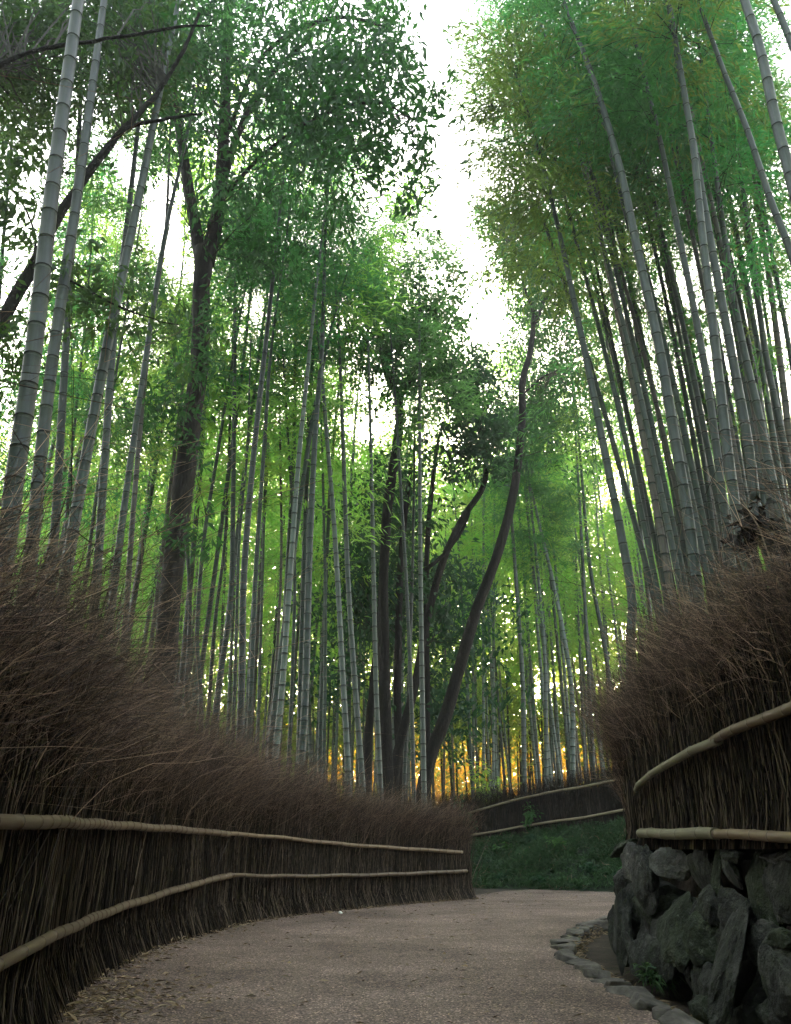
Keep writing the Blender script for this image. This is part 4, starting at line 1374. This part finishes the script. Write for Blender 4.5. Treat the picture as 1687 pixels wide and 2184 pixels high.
# ------------------------------------------------------------------ stone wall
def rock_mesh(mb, c, size, rot, rng, sub=4, cuts=9, amp=0.09, block=0.0, m=0):
    import bmesh
    bm = bmesh.new()
    bmesh.ops.create_icosphere(bm, subdivisions=sub, radius=1.0)
    V = np.array([v.co[:] for v in bm.verts])
    Fc = np.array([[v.index for v in f.verts] for f in bm.faces])
    bm.free()
    if block:
        mxx = np.abs(V).max(1, keepdims=True)
        V = V / mxx ** block
    nrm_ = nrm(rng.normal(size=(cuts, 3)))
    for k in range(cuts):
        dd = rng.uniform(0.56, 0.9)
        e = V @ nrm_[k] - dd
        V = V - np.maximum(e, 0)[:, None] * nrm_[k] * 0.97
    off = Vector(rng.uniform(-50, 50, 3).tolist())
    U = nrm(V)
    nz = np.array([mnoise.fractal(Vector(v.tolist()) * 1.7 + off, 0.9, 2.1, 5) for v in V])
    nz2 = np.array([mnoise.fractal(Vector(v.tolist()) * 5.0 + off, 0.8, 2.2, 4) for v in V])
    V = V + U * (nz * amp + nz2 * amp * 0.28)[:, None]
    V = V * np.asarray(size)
    cx_, cy_, cz_ = rot
    from mathutils import Euler
    Rm = np.array(Euler((cx_, cy_, cz_)).to_matrix())
    V = V @ Rm.T + np.asarray(c)
    mb.add(V, Fc, m)


def wall_x(Yv, z):
    return 1.50 + 0.02 * (Yv - 4) + 0.16 * z / 0.78


def on_wall(x, y):
    d = ray(x, y)
    t = 1.5 / d[0]
    for _ in range(6):
        z = CAMZ + t * d[2]
        t = wall_x(t * d[1], max(0, min(0.8, z))) / d[0]
    return np.array((0, 0, CAMZ)) + d * t


def stone_wall():
    rng = np.random.default_rng(51)
    root = empty('stone_wall', (1.6, 4.0, 0), 'dry stone retaining wall of rough mossy boulders at right', 'wall')

    def b(cx, cy):                     # points read on an enlarged view of the lower right quarter
        return 843.5 + cx * 0.5, 1458.5 + cy * 0.5

    stones = [  # centre, width, height, tilt in the picture (deg), material
        (985, 765, 105, 150, -8, 'rock_pale'), (1075, 830, 125, 290, -12, 'rock'), (1162, 775, 100, 120, 5, 'rock_pale'),
        (1255, 800, 110, 190, 12, 'rock'), (1306, 860, 40, 310, 2, 'rock_moss'), (1365, 800, 110, 200, 0, 'rock'),
        (1490, 900, 90, 420, -22, 'rock_moss'), (960, 1050, 85, 330, 14, 'rock'), (1055, 975, 160, 180, 10, 'rock_moss'),
        (1185, 1060, 140, 340, 24, 'rock_moss'), (1065, 1170, 140, 230, 0, 'rock'), (1290, 1090, 95, 260, -4, 'rock_moss'),
        (985, 1150, 80, 200, 14, 'rock'), (1440, 1200, 150, 470, 10, 'rock'), (1225, 1260, 95, 150, 10, 'rock'),
        (1640, 1090, 100, 90, -10, 'rock_moss'), (1635, 1260, 170, 330, -6, 'rock'), (1565, 1410, 130, 160, 0, 'rock'),
        (1330, 1290, 110, 150, 0, 'rock'), (1610, 850, 170, 300, 4, 'rock'), (1720, 900, 100, 330, 10, 'rock_moss'),
        (1545, 742, 150, 55, 0, 'rock_pale'), (1420, 740, 110, 55, 0, 'rock'), (965, 700, 90, 40, -15, 'rock_moss'),
        (1300, 940, 90, 160, 0, 'rock'), (1400, 1010, 110, 260, 0, 'rock'), (1540, 1150, 120, 260, 6, 'rock'),
        (1690, 750, 170, 70, 0, 'rock'), (1320, 1400, 130, 160, 0, 'rock_moss'), (1440, 1440, 170, 150, 0, 'rock'),
        (1700, 1430, 160, 180, 0, 'rock'), (1800, 1000, 180, 420, 0, 'rock'), (1820, 1330, 200, 330, 0, 'rock'), (1840, 770, 180, 80, 0, 'rock'),
        (1930, 1050, 190, 500, 0, 'rock_moss'), (1960, 1400, 240, 300, 0, 'rock'),
    ]
    for (cx, cy, w_, h_, tilt, mt) in stones:
        p = on_wall(*b(cx, cy))
        dep = p[1] * CP + (p[2] - CAMZ) * SP
        k = 0.5 * dep / F                       # enlarged-view unit -> metres
        # the wall face runs away from the camera: a width in the picture is stretched along it
        hw = w_ * k / 2
        th_ = min(0.15, 0.62 * hw)
        sx = min(0.45, math.sqrt(max(hw * hw - (th_ * 0.96) ** 2, 1e-5)) / 0.30)
        sz = h_ * k / 2
        mb = MB()
        rock_mesh(mb, p + np.array((0.045 + rng.normal(0, 0.035), 0, 0)), (th_ * 1.2, sx * 1.15, sz * 1.15), (R(tilt) * 1.0, rng.normal(0, 0.2), rng.normal(0, 0.2)), rng, 5, 15, 0.13)
        st_ = mb.build('stone', [M[mt]], root)
        st_.data.set_sharp_from_angle(angle=R(24))
    # rear course closing the gaps between the face stones, and the round end of the wall
    for kk in range(22):
        Yv = rng.uniform(1.8, 6.5)
        z = rng.uniform(0.05, 0.62)
        mb = MB()
        rock_mesh(mb, (wall_x(Yv, z) + 0.2, Yv, z), (0.16, rng.uniform(0.2, 0.32), rng.uniform(0.16, 0.28)), (rng.normal(0, 0.4), 0, rng.normal(0, 0.2)), rng, 3, 9, 0.12)
        st_ = mb.build('stone', [M['rock']], root)
        st_.data.set_sharp_from_angle(angle=R(24))
    for (x, y, z, sx, sy, sz) in [(1.9, 6.8, 0.5, 0.18, 0.22, 0.24), (1.85, 6.75, 0.2, 0.2, 0.24, 0.28), (2.12, 7.15, 0.3, 0.24, 0.26, 0.42), (2.25, 7.6, 0.3, 0.26, 0.3, 0.4), (2.55, 8.1, 0.3, 0.28, 0.3, 0.42), (2.8, 8.7, 0.3, 0.3, 0.35, 0.42)]:
        mb = MB()
        rock_mesh(mb, (x, y, z), (sx, sy, sz), (0, 0, rng.uniform(0, 3)), rng, 4, 11, 0.12)
        st_ = mb.build('stone', [M['rock']], root)
        st_.data.set_sharp_from_angle(angle=R(24))


stone_wall()

# ------------------------------------------------------------------ kerb stones
def kerb():
    rng = np.random.default_rng(61)
    K = np.array(KERB)
    Q = spline(K, 200)
    s = arc(Q)
    q = 0.05
    items = []
    while q < s[-1] - 0.05:
        ln = rng.uniform(0.15, 0.42)
        items.append((q, ln))
        q += ln + rng.uniform(0.015, 0.05)
    n = len(items)
    where = ['farthest kerb stone, next to the foot of the stone wall']
    ordn = ['second', 'third', 'fourth', 'fifth', 'sixth', 'seventh', 'eighth', 'ninth', 'tenth', 'eleventh', 'twelfth', 'thirteenth', 'fourteenth', 'fifteenth', 'sixteenth', 'seventeenth', 'eighteenth', 'nineteenth', 'twentieth', 'twenty-first', 'twenty-second', 'twenty-third', 'twenty-fourth']
    for i, (q, ln) in enumerate(items):
        c = np.array([np.interp(q + ln / 2, s, Q[:, k]) for k in range(2)])
        a = np.array([np.interp(q, s, Q[:, k]) for k in range(2)])
        b_ = np.array([np.interp(q + ln, s, Q[:, k]) for k in range(2)])
        ang = math.atan2(b_[1] - a[1], b_[0] - a[0])
        nrm2 = np.array((-(b_ - a)[1], (b_ - a)[0])) / np.linalg.norm(b_ - a)
        hz = rng.uniform(0.035, 0.065)
        mb = MB()
        p = np.array((*(c + nrm2 * 0.055), 0.0))
        rock_mesh(mb, (0, 0, 0), (ln / 2 * 1.02, rng.uniform(0.07, 0.12), hz), (rng.normal(0, 0.1), rng.normal(0, 0.08), ang + rng.normal(0, 0.14)), rng, 4, 7, 0.07, 0.9)
        o = mb.build('kerb_stone', [M['kerb']])
        o.location = (float(p[0]), float(p[1]), float(0.030 - hz * 0.8))
        lab = where[0] if i == 0 else ('nearest kerb stone, cut by the bottom of the picture' if i == n - 1 else f'rough grey kerb stone edging the path, {ordn[i - 1]} one counted from the wall foot')
        tag(o, lab, 'kerb stone', 'kerb stones along the right edge of the path')


kerb()

# ------------------------------------------------------------------ small growth and litter
def grass_bank():
    rng = np.random.default_rng(71)
    mb = MB()
    n = 60000
    x = rng.uniform(0.5, 6.6, n)
    y0 = np.interp(x, BANK0[:, 0], BANK0[:, 1])
    y1 = np.interp(x, FAR_FOOT[:, 0], FAR_FOOT[:, 1])
    f = rng.random(n)
    y = y0 + 0.05 + (y1 - y0) * f
    # bare patches
    pn = np.array([mnoise.noise(Vector((a * 1.1, b * 1.4, 3.0))) for a, b in zip(x, y)])
    k = (pn > -0.12) & ~((x > 4.2) & (f < 0.25) & (rng.random(n) < 0.8))
    x, y, pn = x[k], y[k], pn[k]
    n = len(x)
    z = height(x, y)
    p = np.stack((x, y, z - 0.01), -1)
    d = rng.normal(0, 0.55, (n, 3)) + np.array((0, -0.35, 0.75))
    add_leaves(mb, p, d, rng.uniform(0.08, 0.28, n) * (1 + 0.8 * np.clip(pn, 0, 1)), rng.uniform(0.012, 0.026, n), rng, 0, 0.1, 0.25)
    nt_ = 900
    tx = rng.uniform(0.6, 6.4, nt_)
    a0 = np.interp(tx, BANK0[:, 0], BANK0[:, 1])
    a1 = np.interp(tx, FAR_FOOT[:, 0], FAR_FOOT[:, 1])
    ty = a0 + (a1 - a0) * rng.uniform(0.05, 1.0, nt_)
    tz = height(tx, ty)
    b = np.repeat(np.arange(nt_), 26)
    tp = np.stack((tx[b], ty[b], tz[b]), -1) + rng.normal(0, 0.05, (len(b), 3)) * np.array((1, 1, 0))
    add_leaves(mb, tp, rng.normal(0, 0.6, tp.shape) + np.array((0, -0.25, 0.8)), rng.uniform(0.2, 0.5, nt_)[b] * rng.uniform(0.6, 1, len(b)), 0.024, rng, 0, 0.1, 0.45)
    kk = rng.random(n) < 0.06
    m2 = int(kk.sum())
    add_leaves(mb, p[kk], rng.normal(0, 0.8, (m2, 3)) + np.array((0, -0.5, 0.3)), rng.uniform(0.15, 0.4, m2), rng.uniform(0.012, 0.022, m2), rng, 1, 0.1, 0.3)
    tag(mb.build('grass', [M['grass'], M['litter']], smooth=False), 'short dark grass on the bank beyond the bend', 'grass', None, 'stuff')


grass_bank()


def litter():
    rng = np.random.default_rng(72)
    P = []
    # along the foot of the left fence
    s = arc(LF)
    n = 2600
    q = rng.uniform(0, s[-1], n)
    off = np.abs(rng.normal(0, 0.16, n)) + 0.06
    L2 = offset_line(LF, 1.0) - LF
    P.append(np.stack((np.interp(q, s, LF[:, 0]) + np.interp(q, s, L2[:, 0]) * off, np.interp(q, s, LF[:, 1]) + np.interp(q, s, L2[:, 1]) * off), -1))
    n = 900
    cc = gnd(150, 2150)[:2]
    P.append(cc + rng.normal(0, 1, (n, 2)) * np.array((0.35, 0.5)))
    # behind the kerb
    K = np.array(KERB)
    n = 1800
    u = rng.random(n)
    i = rng.uniform(0, len(K) - 1, n)
    kx = np.interp(i, np.arange(len(K)), K[:, 0])
    ky = np.interp(i, np.arange(len(K)), K[:, 1])
    P.append(np.stack((kx + 0.12 + u * np.maximum(0.05, 1.42 - kx), ky + rng.normal(0, 0.1, n)), -1))
    # thin scatter over the path
    n = 420
    y = rng.uniform(3.2, 17, n)
    lx = np.interp(y, LF[:, 1], LF[:, 0])
    P.append(np.stack((lx + rng.random(n) * 3.0, y), -1))
    P = np.concatenate(P)
    z = height(P[:, 0], P[:, 1]) + 0.012
    k = z < 0.3
    P, z = P[k], z[k]
    n = len(P)
    p = np.stack((P[:, 0], P[:, 1], z + rng.uniform(0, 0.012, n)), -1)
    d = rng.normal(0, 1, (n, 3)) * np.array((1, 1, 0.12))
    mb = MB()
    add_leaves(mb, p, d, rng.uniform(0.03, 0.085, n), rng.uniform(0.008, 0.022, n), rng, 0, 0.3, 0.0, flat=0.9)
    tag(mb.build('leaf_litter', [M['litter']], smooth=False), 'dry fallen leaves scattered along the edges of the path', 'leaves', None, 'stuff')


litter()


def small_plant(name, label, base, h_, n_stem, n_leaf, spread, L, W, mat, seed, cat='plant'):
    rng = np.random.default_rng(seed)
    root = empty(name, base, label, cat)
    ms, mf = MB(), MB()
    b = np.asarray(base, float)
    for k in range(n_stem):
        e = b + np.array((rng.normal(0, spread), rng.normal(0, spread * 0.6), h_ * rng.uniform(0.6, 1.1)))
        mid = (b + e) / 2 + np.array((rng.normal(0, spread * 0.2), 0, h_ * 0.12))
        P = spline(np.array((b, mid, e)), 7)
        add_tube(ms, P, np.linspace(0.006, 0.002, 7), 5)
        n = n_leaf
        t = rng.uniform(0.35, 1.0, n)
        c = np.stack([np.interp(t, np.linspace(0, 1, 7), P[:, i]) for i in range(3)], -1) + rng.normal(0, spread * 0.22, (n, 3))
        d = rng.normal(0, 1, (n, 3)) * np.array((1, 1, 0.4)) + np.array((0, -0.3, -0.1))
        add_leaves(mf, c, d, L * rng.uniform(0.7, 1.2, n), W * rng.uniform(0.8, 1.2, n), rng, 0, 0.15, 0.2, flat=0.5)
    ms.build('stem', [M['twig']], root)
    mf.build('foliage', [M[mat]], root, smooth=False)
    return root


bp = hit_fence(1120, 1755, FFc, 0.2)
small_plant('nandina', 'small leafy sprig growing in front of the middle of the far fence', (bp[0], bp[1], float(height(bp[0], bp[1]))), 0.75, 4, 45, 0.22, 0.16, 0.06, 'bamboo_leaf', 81)
bp = hit_fence(1000, 1790, FFc, 0.22)
small_plant('climber', 'dark climbing plant at the left end of the far fence', (bp[0], bp[1], float(height(bp[0], bp[1]))), 1.1, 7, 40, 0.25, 0.14, 0.07, 'evergreen_leaf', 82)
bp = at_y(1040, 1690, 23.6)
small_plant('young_bamboo', 'pale green young shoots behind the top of the far fence', (bp[0], bp[1], float(height(bp[0], bp[1]))), 2.0, 8, 40, 0.3, 0.2, 0.05, 'bamboo_leaf_far', 83)
bp = gnd(1415, 2105)
small_plant('fern', 'small green tuft at the foot of the stone wall', (bp[0] - 0.02, bp[1], 0), 0.12, 14, 16, 0.09, 0.09, 0.012, 'grass', 84)

rng = np.random.default_rng(90)
for k in range(12):
    wx = 1.6 + 0.36 * k + rng.uniform(-0.12, 0.12)
    f_ = rng.uniform(0.15, 0.95)
    wy = float(np.interp(wx, BANK0[:, 0], BANK0[:, 1]) * (1 - f_) + np.interp(wx, FAR_FOOT[:, 0], FAR_FOOT[:, 1]) * f_) - 0.25
    small_plant('weed', 'small dark green weed on the grassy bank below the far fence', (wx, wy, float(height(wx, wy))), 0.22, 6, 16, 0.14, 0.14, 0.06, 'evergreen_leaf' if k % 3 else 'bamboo_leaf', 200 + k)['group'] = 'weeds on the bank below the far fence'

# clump of dead leaves caught on the right fence
rng = np.random.default_rng(85)
c0 = hit_fence(1610, 1125, RFc, -0.05)
mb = MB()
n = 160
add_leaves(mb, c0 + rng.normal(0, 0.045, (n, 3)), rng.normal(0, 1, (n, 3)) + np.array((0, 0, -0.6)), rng.uniform(0.05, 0.11, n), rng.uniform(0.02, 0.045, n), rng, 0, 0.4, 0.3)
tag(mb.build('dead_leaf_clump', [M['bark_pale']], origin=c0, smooth=False), 'clump of dead brown leaves caught on top of the right brush', 'dead leaves')

# scrap of paper by the left fence
p = gnd(726, 1949)
mb = MB()
rock_mesh(mb, (0, 0, 0), (0.035, 0.02, 0.018), (0.2, 0.1, 0.4), rng, 2, 5, 0.2)
o = mb.build('paper_scrap', [M['white']])
o.location = (float(p[0]), float(p[1]), 0.018)
tag(o, 'small white crumpled scrap lying at the foot of the left fence', 'scrap')

# ------------------------------------------------------------------ evening mist hanging in the grove
mb = MB()
hx0, hx1, hy0, hy1, hz0, hz1 = -950, 950, -230, 1520, -1.5, 34.0
V = [(a, b, c) for a in (hx0, hx1) for b in (hy0, hy1) for c in (hz0, hz1)]
mb.add(V, [[0, 1, 3, 2], [4, 6, 7, 5], [0, 4, 5, 1], [2, 3, 7, 6], [0, 2, 6, 4], [1, 5, 7, 3]])
hm = bpy.data.materials.new('haze')
hm.use_nodes = True
t = hm.node_tree
t.nodes.remove(t.nodes['Principled BSDF'])
pv = N(t, 'ShaderNodeVolumePrincipled')
pv.inputs['Color'].default_value = (0.92, 0.92, 0.9, 1)
pv.inputs['Density'].default_value = HAZE
pv.inputs['Anisotropy'].default_value = 0.55
t.links.new(pv.outputs[0], t.nodes['Material Output'].inputs['Volume'])
tag(mb.build('haze', [hm], smooth=False), 'thin evening mist in the grove', 'haze', None, 'stuff')
